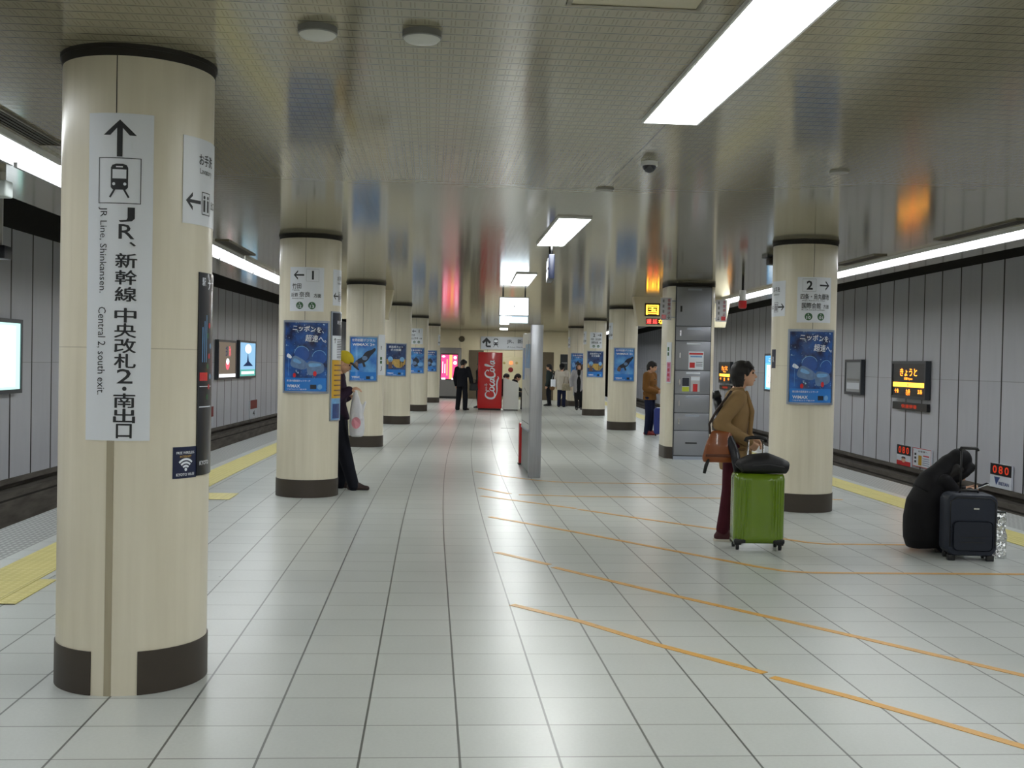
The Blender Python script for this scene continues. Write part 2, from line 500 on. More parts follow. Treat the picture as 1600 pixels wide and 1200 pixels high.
# ------------------------------------------------------------------ flat graphics: lettering, arrows, pictograms
def text_geo(s, bold=.0, res=2):
    cjk = any(ord(q) > 0x3000 for q in s)
    c = bpy.data.curves.new('t', 'FONT'); c.body = s; c.size = 1; c.resolution_u = res; c.offset = 0 if cjk else bold
    o = bpy.data.objects.new('t', c)
    me = bpy.data.meshes.new_from_object(o)
    vs = [(v.co.x, v.co.y) for v in me.vertices]; fs = [list(p.vertices) for p in me.polygons]
    bpy.data.objects.remove(o); bpy.data.curves.remove(c); bpy.data.meshes.remove(me)
    if cjk and bold and vs:        # thicken without distorting dense characters
        V, F = [], []
        for dx, dy in ((0, 0), (.034, 0), (.017, .02)):
            k = len(V); V += [(x + dx, y + dy) for x, y in vs]; F += [[k + i for i in f] for f in fs]
        return V, F
    return vs, fs
TCACHE = {}
class G:
    """2-D drawing in metres; becomes one mesh, flat or bent round a pillar"""
    def __init__(s): s.v = []; s.f = []; s.mi = []; s.mats = []; s.layer = 0
    def mi_(s, m):
        if m not in s.mats: s.mats.append(m)
        return s.mats.index(m)
    def raw(s, vs, fs, m):
        o = len(s.v); s.v += [(x, y, s.layer) for x, y in vs]
        k = s.mi_(m)
        for f in fs: s.f.append([o + i for i in f]); s.mi.append(k)
        return s
    def up(s): s.layer += 1; return s
    def text(s, t, x, y, w, h, m, bold=.012, rot=0, keep=True, align='c'):
        """fit text into a w x h box centred on x, y"""
        if (t, bold) not in TCACHE: TCACHE[(t, bold)] = text_geo(t, bold)
        vs, fs = TCACHE[(t, bold)]
        if not vs: return s
        x0 = min(p[0] for p in vs); x1 = max(p[0] for p in vs); y0 = min(p[1] for p in vs); y1 = max(p[1] for p in vs)
        sx = w / max(1e-6, x1 - x0) if w else None; sy = h / max(1e-6, y1 - y0) if h else None
        sx = sx or sy; sy = sy or sx
        q = []
        for a, b in vs:
            px = (a - (x0 + x1) / 2) * sx; py = (b - (y0 + y1) / 2) * sy
            q.append((x + px * cos(rot) - py * sin(rot), y + px * sin(rot) + py * cos(rot)))
        return s.raw(q, fs, m)
    def rect(s, x0, x1, y0, y1, m):
        return s.raw([(x0, y0), (x1, y0), (x1, y1), (x0, y1)], [(0, 1, 2, 3)], m)
    def frame(s, x0, x1, y0, y1, t, m):
        s.rect(x0, x1, y0, y0 + t, m).rect(x0, x1, y1 - t, y1, m).rect(x0, x0 + t, y0 + t, y1 - t, m).rect(x1 - t, x1, y0 + t, y1 - t, m); return s
    def poly(s, pts, m):
        from mathutils.geometry import tessellate_polygon
        tri = tessellate_polygon([[Vector((x, y, 0)) for x, y in pts]])
        out = []
        for t in tri:
            a, b, c = [pts[i] for i in t]
            ar = (b[0] - a[0]) * (c[1] - a[1]) - (b[1] - a[1]) * (c[0] - a[0])
            out.append(t if ar > 0 else (t[0], t[2], t[1]))
        return s.raw(pts, out, m)
    def disc(s, x, y, rx, m, ry=None, n=20, rot=0.):
        ry = ry or rx
        return s.raw([(x + rx * cos(a) * cos(rot) - ry * sin(a) * sin(rot), y + rx * cos(a) * sin(rot) + ry * sin(a) * cos(rot)) for a in [2 * pi * k / n for k in range(n)]], [list(range(n))], m)
    def ring(s, x, y, r0, r1, m, a0=0., a1=2 * pi, n=24):
        vs = []
        for k in range(n + 1):
            a = a0 + (a1 - a0) * k / n
            vs += [(x + r0 * cos(a), y + r0 * sin(a)), (x + r1 * cos(a), y + r1 * sin(a))]
        return s.raw(vs, [(2 * k, 2 * k + 1, 2 * k + 3, 2 * k + 2) for k in range(n)], m)
    def stroke(s, pts, w, m):
        for (xa, ya), (xb, yb) in zip(pts[:-1], pts[1:]):
            L = math.hypot(xb - xa, yb - ya) or 1; nx, ny = -(yb - ya) / L * w / 2, (xb - xa) / L * w / 2
            s.raw([(xa - nx, ya - ny), (xb - nx, yb - ny), (xb + nx, yb + ny), (xa + nx, ya + ny)], [(0, 1, 2, 3)], m)
        return s
    def arrow(s, x, y, size, ang, m, w=.14):
        """open-headed arrow pointing along ang, centred on x, y"""
        def P(a, b): return (x + size * (a * cos(ang) - b * sin(ang)), y + size * (a * sin(ang) + b * cos(ang)))
        s.poly([P(-.5, -w / 2), P(.36, -w / 2), P(.36, w / 2), P(-.5, w / 2)], m)
        h = .36; k = w * 1.3
        for sg in (1, -1):
            q = [P(.5, 0), P(.5 - h - .06, sg * (h + .08)), P(.5 - h - .06, sg * (h + .08 - k * .95)), P(.5 - k * .72, 0)]
            s.poly(q, m)
        return s
    def train(s, x, y, h, m, bg, box=True):
        """front of a train over two splayed rails, in a round-cornered box"""
        w = h * .5
        if box:
            s.frame(x - h * .62, x + h * .62, y - h * .68, y + h * .68, h * .022, m)
        s.poly([(x - w * .5, y - h * .2), (x - w * .5, y + h * .38), (x - w * .42, y + h * .46), (x - w * .2, y + h * .5), (x + w * .2, y + h * .5), (x + w * .42, y + h * .46), (x + w * .5, y + h * .38), (x + w * .5, y - h * .2), (x + w * .38, y - h * .27), (x - w * .38, y - h * .27)], m)
        s.stroke([(x - w * .26, y - h * .25), (x - w * .55, y - h * .5)], h * .055, m).stroke([(x + w * .26, y - h * .25), (x + w * .55, y - h * .5)], h * .055, m)
        s.up()
        s.rect(x - w * .4, x + w * .4, y + h * .06, y + h * .33, bg).rect(x - w * .2, x + w * .2, y + h * .39, y + h * .43, bg)
        s.disc(x - w * .32, y - h * .1, h * .045, bg).disc(x + w * .32, y - h * .1, h * .045, bg)
        s.layer -= 1
        return s
    def build(s, name, parent, fn, step=None):
        bm = bmesh.new()
        bv = [bm.verts.new(v) for v in s.v]
        for f, k in zip(s.f, s.mi):
            try: q = bm.faces.new([bv[i] for i in f]); q.material_index = k
            except ValueError: pass
        if step:
            xs = [v[0] for v in s.v]; x = math.floor(min(xs) / step) * step + step
            while x < max(xs):
                bmesh.ops.bisect_plane(bm, geom=bm.verts[:] + bm.edges[:] + bm.faces[:], plane_co=(x, 0, 0), plane_no=(1, 0, 0)); x += step
        for v in bm.verts:
            v.co = fn(v.co.x, v.co.y, .0016 + .0012 * v.co.z)
        me = bpy.data.meshes.new(name); bm.to_mesh(me); bm.free()
        for m in s.mats: me.materials.append(m)
        o = bpy.data.objects.new(name, me); COL.objects.link(o); o.parent = parent
        return o
def on_cyl(r, ac, z0):
    return lambda x, y, h: Vector(((r + h) * sin(ac + x / r), -(r + h) * cos(ac + x / r), z0 + y))
def on_plane(o, U=(1, 0, 0), V=(0, 0, 1)):
    o, U, V = Vector(o), Vector(U), Vector(V); Nn = U.cross(V)
    return lambda x, y, h: o + U * x + V * y + Nn * h

def bez(pts, n=10):
    out = []
    for i in range(0, len(pts) - 3, 3):
        a, b1, c1, d1_ = [Vector(p) for p in pts[i:i + 4]]
        for k in range(n + 1):
            u = k / n; out.append(tuple(a * (1 - u) ** 3 + 3 * b1 * u * (1 - u) ** 2 + 3 * c1 * u * u * (1 - u) + d1_ * u ** 3))
    return out
def script(g, pts, w0, w1, m):
    """brush stroke that swells in the middle"""
    q = bez(pts); n_ = len(q); vs = []
    for i, p in enumerate(q):
        a = q[max(0, i - 1)]; b2 = q[min(n_ - 1, i + 1)]
        dx, dy = b2[0] - a[0], b2[1] - a[1]; L = math.hypot(dx, dy) or 1
        w = (w0 + (w1 - w0) * sin(pi * i / (n_ - 1))) / 2
        vs += [(p[0] - dy / L * w, p[1] + dx / L * w), (p[0] + dy / L * w, p[1] - dx / L * w)]
    return g.raw(vs, [(2 * i, 2 * i + 1, 2 * i + 3, 2 * i + 2) for i in range(n_ - 1)], m)

# ------------------------------------------------------------------ pillars
RP = .355
ROWX = 2.815
PY = {'L1': 5.66, 'L2': 13.22, 'L3': 20.79, 'L4': 28.36, 'L5': 35.93, 'L6': 43.49, 'R1': 12.47, 'R2': 19.75, 'R3': 27.6, 'R4': 35.15, 'R5': 42.7}
def ppos(k): return PL(PY[k], -ROWX if k[0] == 'L' else ROWX)
def prz(k): return -head(PY[k])
PLAB = {'L1': 'large cream round pillar nearest the viewer, carrying the tall railway direction sign',
        'L2': 'cream round pillar with the leaning man in a yellow cap behind it', 'L3': 'third cream pillar of the left row, with the swimming creature poster',
        'L4': 'fourth cream pillar of the left row, beyond the hanging departure display', 'L5': 'fifth cream pillar of the left row, with a small platform 1 sign above its poster',
        'L6': 'farthest cream pillar of the left row, next to the grey screen cabinet', 'R1': 'cream round pillar behind the green suitcase, with the platform 2 sign',
        'R3': 'cream round pillar of the right row standing left of the man in the brown duffle coat', 'R4': 'fourth cream pillar of the right row, with a small platform 2 sign', 'R5': 'farthest cream pillar of the right row, partly behind another pillar'}
for k in PLAB:
    t = thing('pillar', PLAB[k], 'pillar', ppos(k), prz(k), 'round cream pillars')
    MB().lathe([(0, 0), (RP, 0), (RP, 2.965), (0, 2.965)], 64).build('shaft', MATS['pillar_cladding'], t)
    autosmooth(t.children[0])
    cap = MB().lathe([(RP - .02, 2.965), (RP + .004, 2.965), (RP + .004, 3.0), (RP + .012, 3.0), (RP + .012, 3.02), (RP - .02, 3.02)], 64)
    autosmooth(cap.build('collar', DARK, t))
    bb = MB()
    if k == 'L1': bb.arc(RP, RP + .006, radians(18), radians(360 - 16.5), 0.001, .205, 90)
    else: bb.arc(RP, RP + .006, 0, 2 * pi, 0.001, .205, 72)
    autosmooth(bb.build('base_band', BASEBAND, t))
    if k == 'L1':
        MB().arc(RP, RP + .0015, radians(-6.2), radians(-.8), .0, 1.19, 6).build('filler_strip', mat('worn_filler', rgb(168, 158, 134), .6, noise=.25, nscale=14, stretch=(1, 1, .1)), t)
    MB().arc(RP, RP + .0012, radians(-2.6), radians(-1.9), 2.0, 2.965, 2).build('joint', DARK, t)

def curved_plate(name, k, ac, half, z0, z1, m, label, cat, group=None, th=.003, r=None):
    """thin sheet bent round pillar k, centred on angle ac"""
    t = thing(name, label, cat, ppos(k) + Vector((0, 0, z0)), prz(k), group)
    r = r or RP
    o = MB().arc(r + .0008, r + th, ac - half, ac + half, 0, z1 - z0, 28).build('panel', m, t)
    autosmooth(o, 30)
    return t

# tall sign on the first pillar
k = 'L1'; H_ = 1.51
t = curved_plate('direction_sign', k, radians(.6), .149 / RP, 1.19, 2.70, SIGN_W, 'tall white sign with an upward arrow, train pictogram and vertical lettering on the nearest pillar', 'sign')
g = G()
g.arrow(0, H_ - .115, .17, pi / 2, INK, .15)
g.build('arrow', t, on_cyl(RP + .003, radians(.6), 0), .02)
g = G().train(0.0, H_ - .31, .155, INK, SIGN_W)
g.build('train_pictogram', t, on_cyl(RP + .003, radians(.6), 0), .02)
g = G()
def vert(g, s, x, ytop, cw, ch, step, m, bold=.008):
    y = ytop
    for c in s:
        if c == '　': y -= step * .55; continue
        if c == '、': g.text(c, x + cw * .28, y - ch * .2, cw * .3, ch * .3, m, bold); y -= step * .72; continue
        if c == '・': g.disc(x, y - step * .3, cw * .1, m); y -= step * .6; continue
        g.text(c, x, y - ch / 2, cw * (.72 if c in 'JR2口' else 1.), ch, m, bold); y -= step
    return y
vert(g, 'JR、新幹線', .035, H_ - .432, .098, .068, .0775, INK)
vert(g, '中央改札2・南出口', .035, H_ - .895, .098, .068, .0705, INK)
g.build('lettering', t, on_cyl(RP + .003, radians(.6), 0), .02); g = G()
g.text('JR Line, Shinkansen.', -.075, H_ - .63, .395, .042, INK, .0, -pi / 2)
g.build('lettering', t, on_cyl(RP + .003, radians(.6), 0), .02); g = G()
g.text('Central 2, south exit.', -.075, H_ - 1.095, .405, .042, INK, .0, -pi / 2)
g.build('lettering', t, on_cyl(RP + .003, radians(.6), 0), .02)

def lavatory(k, z0, z1, side, label):
    ac = side * radians(88); hw = radians(40 if k in ('L1',) else 35)
    t = curved_plate('lavatory_sign', k, ac, hw, z0, z1, SIGN_W, label, 'sign', 'white lavatory direction signs on the pillars')
    w = hw * RP; h = z1 - z0; g = G()
    g.text('お手洗', -w * .34 * side, h * .76, .13, .055, INK, .01).text('Lavatory', -w * .34 * side, h * .62, .115, .035, INK, 0)
    g.build('lettering', t, on_cyl(RP + .003, ac, 0), .02)
    g = G(); d = pi if side > 0 else 0
    g.arrow(-w * .74 * side, h * .26, .1, d, INK, .16); g.build('arrow', t, on_cyl(RP + .003, ac, 0), .02)
    g = G(); x = -w * .34 * side
    g.frame(x - .04, x + .04, h * .26 - .055, h * .26 + .055, .004, INK)
    for sx in (-.018, .018):
        g.disc(x + sx, h * .26 + .03, .009, INK).rect(x + sx - .009, x + sx + .009, h * .26 - .04, h * .26 + .017, INK)
    g.text('出口', x + .085 * side, h * .26, .06, .04, INK)
    g.build('pictogram', t, on_cyl(RP + .003, ac, 0), .02)
    return t
lavatory('L1', 2.22, 2.635, 1, 'white lavatory sign with a left arrow on the right flank of the nearest pillar')
lavatory('L2', 2.21, 2.625, 1, 'white lavatory sign on the right flank of the pillar with the leaning man')
lavatory('L5', 2.22, 2.63, -1, 'small white sign on the left flank of the fifth left pillar')
lavatory('L6', 2.22, 2.63, 1, 'small white sign on the right flank of the farthest left pillar')
lavatory('R1', 2.17, 2.565, -1, 'white lavatory sign on the left flank of the pillar behind the green suitcase')
lavatory('R3', 2.22, 2.63, -1, 'white sign on the left flank of the pillar beside the duffle coat man')
lavatory('R4', 2.22, 2.63, -1, 'white sign on the left flank of the fourth right pillar')
lavatory('R5', 2.22, 2.63, -1, 'tiny white sign on the left flank of the farthest right pillar')

def platform_sign(k, num, lines, codes, label):
    left = num == '1'; h = .5; w = .40
    z0 = 2.13 if k[0] == 'L' else 2.10
    ac = radians(0 if k == 'L2' else 2)
    t = curved_plate('platform_sign', k, ac, w / 2 / RP, z0, z0 + h, SIGN_W, label, 'sign', 'white platform number signs on the pillars')
    fn = on_cyl(RP + .003, ac, 0)
    G().arrow(-.09 if left else .105, h - .09, .125, pi if left else 0, INK, .15).build('arrow', t, fn, .02)
    g = G(); nx = .07 if left else -.07
    g.text(num, nx, h - .09, None, .1, INK, .03)
    g.frame(nx - .075, nx + .07, h - .16, h - .02, .002, GREYM); g.build('platform_number', t, fn, .02)
    g = G()
    for (s, x, y, ww, hh) in lines: g.text(s, x, y, ww, hh, INK, .012)
    g.build('lettering', t, fn, .02)
    g = G()
    for i, c in enumerate(codes):
        x = (-.075, .065)[i]
        g.disc(x, .065, .042, GREEN); g.up(); g.text('K' , x, .088, .014, .018, SIGN_W, .02); g.text(c, x, .055, .046, .034, SIGN_W, .02); g.layer = 0
    g.build('station_number', t, fn, .02)
L1_ = [('竹田', -.115, .285, .11, .062), ('近鉄', -.14, .185, .09, .045), ('奈良', -.02, .19, .125, .062), ('方面', .125, .18, .085, .045), ('Takeda', -.125, .24, .09, .014), ('Kintetsu-Nara', -.1, .145, .14, .014)]
L2_ = [('四条・烏丸御池', 0, .285, .33, .065), ('国際会館', -.045, .185, .21, .065), ('方面', .13, .178, .075, .045), ('Shijo, Karasuma Oike', -.02, .24, .26, .013), ('Kokusaikaikan', -.02, .14, .26, .013)]
platform_sign('L2', '1', L1_, ('12', '13'), 'white platform 1 sign with a left arrow on the pillar with the leaning man')
platform_sign('L5', '1', L1_, ('12', '13'), 'small white platform 1 sign with a left arrow on the fifth left pillar')
platform_sign('R1', '2', L2_, ('10', '01'), 'white platform 2 sign with a right arrow on the pillar behind the green suitcase')
platform_sign('R4', '2', L2_, ('10', '01'), 'small white platform 2 sign with a right arrow on the fourth right pillar')

# ------------------------------------------------------------------ poster frames on the pillars
def poster_mat(name, c0, c1, sc, sparkle, z0=None):
    m, b, n = base(name, .4, .5)
    b.inputs['Coat Weight'].default_value = .7; b.inputs['Coat Roughness'].default_value = .06
    t = n.nt.nodes.new('ShaderNodeTexCoord')
    a = n.noise(t.outputs['Object'], sc, 5)
    a = n.remap(a, .35, .68, 0., 1.)
    c = n.mix(a, c0, c1)
    if sparkle:
        s2 = n.remap(n.noise(t.outputs['Object'], 30., 2), .64, .78, 0., 1.)
        c = n.mix(s2, c, (.55, .8, 1.))
    n.link(c, b.inputs['Base Color'])
    return m
PM = {'A': poster_mat('poster_night_blue', rgb(10, 22, 66), rgb(36, 112, 206), 5., True),
      'B': poster_mat('poster_sky_blue', rgb(24, 92, 190), rgb(104, 176, 232), 4., False),
      'C': poster_mat('poster_navy', rgb(18, 36, 86), rgb(52, 92, 150), 5., True),
      'D': poster_mat('poster_deep_blue', rgb(16, 52, 130), rgb(70, 150, 220), 7., True)}
PBAND = mat('poster_band_blue', rgb(30, 124, 212), .4, coat=.7)
PWHITE = mat('poster_print_white', rgb(236, 242, 250), .4, coat=.7)
PPALE = mat('poster_pale_blue', rgb(120, 176, 226), .4, coat=.7, noise=.3, nscale=30)
PDOME = mat('poster_dome_blue', rgb(34, 84, 164), .4, coat=.7, noise=.3, nscale=18)
PGREY = mat('poster_pod_grey', rgb(104, 134, 176), .4, coat=.7, noise=.35, nscale=25)
PDK = mat('poster_dark', rgb(26, 34, 52), .4, coat=.7)
PGOLD = mat('poster_gold', rgb(196, 160, 84), .4, coat=.7, noise=.4, nscale=25)
PRED = mat('poster_red_mark', rgb(214, 40, 44), .4, coat=.7)
POSTB = mat('poster_brown', rgb(112, 84, 70), .4, coat=.7, noise=.35, nscale=30)
def poster(k, kind, label):
    W, Hh, z0 = .545, .83, 1.195
    ac = 0.
    t = thing('poster_frame', label, 'poster', ppos(k) + Vector((0, 0, z0)), prz(k), 'blue advertising posters on the pillars')
    a = W / 2 / RP; fa = .022 / RP; r0 = RP + .001; r1 = RP + .022
    fr = MB(); fr.arc(r0, r1, -a, -a + fa, 0, Hh, 3); fr.arc(r0, r1, a - fa, a, 0, Hh, 3); fr.arc(r0, r1, -a + fa, a - fa, 0, .024, 24); fr.arc(r0, r1, -a + fa, a - fa, Hh - .024, Hh, 24)
    autosmooth(fr.build('frame', ALU, t), 30)
    rp = RP + .013
    autosmooth(MB().arc(r0, rp, -a + fa, a - fa, .024, Hh - .024, 30).build('print', PM[kind], t), 30)
    fn = on_cyl(rp, 0, 0); w = W / 2 - .022
    g = G(); lt = G(); lt.layer = 4
    g.rect(-w, w, .024, .175, PBAND)
    g.up().rect(.06, .13, .05, .10, PDK).disc(.17, .075, .03, PPALE)
    lt.text('WiMAX', -.135, .082, .165, .036, PWHITE, .03)
    if kind == 'A':
        g.layer = 1
        for x, y, r in ((-.04, .45, .088), (.16, .41, .085)):
            g.disc(x, y, r, PDOME, r * .95); g.up(); g.ring(x, y, r * .93, r, PPALE, radians(20), radians(175))
        g.up()
        def pod(x, y, w_, h_, ro, m):
            pts = []
            for q in range(28):
                a = 2 * pi * q / 28; px_ = w_ * math.copysign(abs(cos(a)) ** .6, cos(a)); py_ = h_ * math.copysign(abs(sin(a)) ** .6, sin(a)) * (1 - .25 * px_ / w_)
                pts.append((x + px_ * cos(ro) - py_ * sin(ro), y + px_ * sin(ro) + py_ * cos(ro)))
            g.poly(pts, m)
        pod(-.19, .42, .035, .02, -.5, PWHITE); pod(-.07, .34, .10, .062, -.38, PGREY); pod(.12, .29, .10, .075, .05, PGREY); g.up()
        pod(-.09, .365, .05, .02, -.38, PPALE); pod(.11, .325, .07, .02, .05, PPALE)
        g.disc(-.12, .205, .018, PRED, .026).disc(.11, .225, .02, PRED, .03).rect(-.2, -.197, .2, .45, PPALE).rect(.0, .003, .2, .5, PDOME)
        lt.text('ニッポンを、', .03, .735, .36, .07, PWHITE, .03, -.07).text('超速へ。', .12, .625, .24, .08, PWHITE, .03, -.05).text('東北発の超高速ネットワーク', -.08, .142, .28, .024, PWHITE, .015)
    elif kind == 'B':
        g.layer = 1
        script(g, [(-.17, .26), (-.12, .42), (.0, .34), (.06, .46), (.1, .54), (.16, .52), (.22, .6)], .03, .12, PDK); g.up(); g.disc(-.13, .30, .045, POSTB, .06).disc(.03, .43, .05, PGREY, .04).disc(.19, .57, .055, PDK, .03, 20, .8).stroke([(.0, .36), (.03, .27)], .04, PDK)
        lt.text('世界制覇デジタル', 0, .755, .44, .055, PWHITE, .025).text('WiMAX 2+', 0, .675, .42, .05, PWHITE, .03)
    elif kind == 'C':
        g.layer = 1
        g.rect(-w, w, .3, .43, PGOLD).up().disc(-.14, .43, .07, PPALE).disc(.16, .43, .06, PPALE).rect(-.19, -.09, .2, .41, POSTB).disc(.08, .3, .13, PGOLD, .08).rect(.1, .2, .24, .4, PDK)
        lt.text('超高速ネット', 0, .74, .36, .055, PWHITE, .02).text('ギガ放題', 0, .665, .26, .06, PWHITE, .02)
    else:
        g.layer = 1
        g.disc(.0, .36, .1, PDK, .14).up().disc(-.05, .33, .08, PGREY, .06).disc(.14, .3, .09, PPALE, .06).disc(.0, .47, .05, PDK).disc(-.16, .38, .06, PPALE, .1)
        lt.text('日本全国を', 0, .74, .38, .06, PWHITE, .02).text('つなぐ。', .05, .66, .26, .05, PWHITE, .02)
    lt.text('つながるエリア拡大中', -.1, .046, .24, .016, PWHITE, .01)
    g.build('artwork', t, fn, .02); lt.build('lettering', t, fn, .02)
poster('L2', 'A', 'framed night blue poster of glowing pods on the pillar with the leaning man')
poster('R1', 'A', 'framed night blue poster of glowing pods on the pillar behind the green suitcase')
poster('L3', 'B', 'framed sky blue poster with a dark swimming creature on the third left pillar')
poster('R3', 'B', 'framed sky blue creature poster on the pillar left of the duffle coat man')
poster('L4', 'C', 'framed navy poster with a golden scene on the fourth left pillar')
poster('R4', 'C', 'framed navy poster with a golden scene on the fourth right pillar')
poster('L5', 'D', 'small framed blue poster with a dark figure on the fifth left pillar')
poster('L6', 'D', 'small framed blue poster on the farthest left pillar')
poster('R5', 'D', 'small framed blue poster on the farthest right pillar')

# dark poster on the right flank of the first pillar
ac = radians(90)
t = curved_plate('dark_poster', 'L1', ac, radians(24), 1.01, 1.995, mat('night_poster', rgb(18, 20, 28), .3, coat=.6, noise=.4, nscale=10), 'tall black glossy poster on the right flank of the nearest pillar', 'poster', None, .006)
g = G(); g.text('駅', -.11, .94, .035, .04, PWHITE).text('ナカ', -.02, .93, .1, .05, PWHITE).rect(-.14, -.06, .46, .50, PRED).rect(-.14, 0, .43, .434, PWHITE).rect(-.14, 0, .33, .335, PWHITE).text('KYOTO', -.08, .06, .1, .02, PWHITE)
for i in range(8): g.disc(-.06 + .02 * (i % 3), .38 + .05 * i, .014, (GREEN, PRED, PPALE)[i % 3])
for i in range(3): g.rect(-.12 + .02 * i, -.113 + .02 * i, .55, .72 + .03 * i, PPALE)
g.build('print', t, on_cyl(RP + .006, ac, 0), .02)
# wi-fi sticker
ac = radians(54.5)
t = curved_plate('wifi_sticker', 'L1', ac, .073 / RP, 1.005, 1.155, mat('sticker_navy', rgb(26, 34, 66), .4), 'small navy wi-fi sticker low on the right side of the nearest pillar', 'sticker', None, .002)
g = G().disc(0, .042, .008, PWHITE)
for r in (.018, .034, .05): g.ring(0, .036, r, r + .010, PWHITE, radians(45), radians(135), 12)
g.text('KYOTO Wi-Fi', 0, .018, .11, .014, PWHITE, .02).text('FREE WIRELESS', 0, .122, .11, .012, PWHITE).text('INTERNET', 0, .104, .07, .010, PGOLD)
g.build('print', t, on_cyl(RP + .002, ac, 0), .02)
# narrow framed timetable on the second pillar
ac = radians(78)
t = curved_plate('timetable_frame', 'L2', ac, radians(29), .875, 2.14, ALU, 'tall narrow framed timetable with a yellow middle on the second left pillar', 'notice', None, .012)
YEL = mat('print_yellow', rgb(214, 168, 40), .4, coat=.5); BLU = mat('print_blue', rgb(52, 74, 132), .4, coat=.5, noise=.4, nscale=20)
g = G(); w = radians(27) * RP
g.rect(-w, w, .99, 1.25, PDK).rect(-w, w, .71, .985, PWHITE).rect(-w, w, .265, .705, YEL).rect(-w, w, .015, .26, PPALE)
g.up().text('時刻表', .0, 1.14, .16, .05, PWHITE).rect(-.15, .02, .03, .2, BLU).arrow(-.12, .93, .06, pi / 2, INK)
for i in range(12): g.rect(-.08, .12, .73 + .019 * i, .737 + .019 * i, INK)
for i in range(7): g.rect(-.13, .13, .29 + .058 * i, .305 + .058 * i, POSTB)
g.build('print', t, on_cyl(RP + .012, ac, 0), .02)
# strip sign on third pillar
ac = radians(66)
t = curved_plate('strip_sign', 'L3', ac, radians(20), 1.32, 2.06, SIGN_W, 'narrow white upright sign with green marks on the right flank of the third left pillar', 'sign', None, .012)
g = G().text('E', -.05, .5, .03, .06, INK).rect(-.08, -.02, .28, .33, GREEN).rect(-.08, -.02, .21, .26, GREEN).text('J', -.05, .12, .04, .09, INK)
g.build('print', t, on_cyl(RP + .012, ac, 0), .02)
# small stickers on the right pillar's left side
ac = radians(-82)
t = curved_plate('notice_sticker', 'R1', ac, .05 / RP, 1.59, 1.80, mat('sticker_dark', rgb(50, 50, 66), .4), 'small dark sticker on the left edge of the pillar behind the green suitcase', 'sticker', None, .002)
G().text('R', 0, .1, .04, .06, PWHITE).build('lettering', t, on_cyl(RP + .002, ac, 0), .02)

# ------------------------------------------------------------------ locker pillar of the right row
LP = PL(19.75, ROWX + .07); LZ = -head(19.75)
t = thing('pillar', 'wide cream pillar with rounded corners holding the grey coin lockers', 'pillar', LP, LZ)
def rrect(x0, x1, y0, y1, r, n=8):
    out = []
    for cx_, cy_, a0 in ((x1 - r, y1 - r, 0), (x0 + r, y1 - r, pi / 2), (x0 + r, y0 + r, pi), (x1 - r, y0 + r, 1.5 * pi)):
        for k in range(n + 1):
            a = a0 + pi / 2 * k / n; out.append((cx_ + r * cos(a), cy_ + r * sin(a)))
    return out
def extrude(mb, pts, z0, z1, mi=0, cap=True):
    n_ = len(pts)
    vs = [(x, y, z0) for x, y in pts] + [(x, y, z1) for x, y in pts]
    fs = [(k, (k + 1) % n_, n_ + (k + 1) % n_, n_ + k) for k in range(n_)]
    if cap: fs += [tuple(reversed(range(n_))), tuple(range(n_, 2 * n_))]
    return mb.add(vs, fs, mi)
autosmooth(extrude(MB(), rrect(-.37, .46, -.70, .22, .24), 0, 2.965).build('shaft', MATS['pillar_cladding'], t), 30)
autosmooth(extrude(MB(), rrect(-.375, .465, -.705, .225, .242), 2.965, 3.02).build('collar', DARK, t), 30)
autosmooth(extrude(MB(), rrect(-.376, .466, -.706, .226, .242), .001, .205).build('base_band', BASEBAND, t), 30)

t = thing('locker_bank', 'tall bank of seven grey steel coin locker doors set in the cream pillar', 'lockers', LP + Vector((0.02, -.71, 0)), LZ)
LOCKG = mat('locker_steel', rgb(150, 152, 158), .36, .55, noise=.06, nscale=3, stretch=(1, 1, .1))
MB().box(-.31, .31, -.035, -.003, 0, 2.96).build('carcass', mat('locker_carcass', rgb(70, 72, 76), .5, .3), t)
MB().box(-.30, .30, -.05, -.035, .0, .055).build('plinth', ALU, t)
zs = [.065, .496, .798, 1.117, 1.523, 2.027, 2.28, 2.95]
for i in range(7):
    d = MB().box(-.296, .296, -.055, -.035, zs[i] + .005, zs[i + 1] - .005, bev=.004).build('door', LOCKG, t)
    z1 = zs[i + 1]
    if i == 6: MB().box(-.235, -.205, -.072, -.055, 2.52, 2.62).build('keyhole', BLACK, d)
    elif i == 0: MB().box(-.1, .1, -.058, -.055, .27, .295).build('nameplate', BLACK, d)
    else: MB().box(-.235, -.212, -.07, -.055, (zs[i] + z1) / 2 - .04, (zs[i] + z1) / 2 + .05).build('keyhole', CHROME, d)
    if i: 
        q = MB().box(-.11, .13, -.058, -.055, z1 - .06, z1 - .03).build('label_strip', PWHITE if i in (4, 3) else ALU, d)
def flat_notice(name, loc, rz, w, h, m, label, cat, draw=None, th=.004, group=None, framed=None):
    """thin upright board facing -Y; loc is the middle of its lower edge, on its back"""
    t = thing(name, label, cat, loc, rz, group)
    MB().box(-w / 2, w / 2, -th, 0, 0, h).build('board', m, t)
    if framed:
        f = MB(); q = framed[0]
        f.box(-w / 2 - q, -w / 2, -th - q, 0, -q, h + q).box(w / 2, w / 2 + q, -th - q, 0, -q, h + q).box(-w / 2, w / 2, -th - q, 0, -q, 0).box(-w / 2, w / 2, -th - q, 0, h, h + q)
        f.build('frame', framed[1], t)
    if draw:
        for nm, g in draw.items(): g.build(nm, t, on_plane((0, -th, 0)))
    return t
def on_locker(x, z): return LP + Matrix.Rotation(LZ, 3, 'Z') @ Vector((.02 + x, -.7655, z))
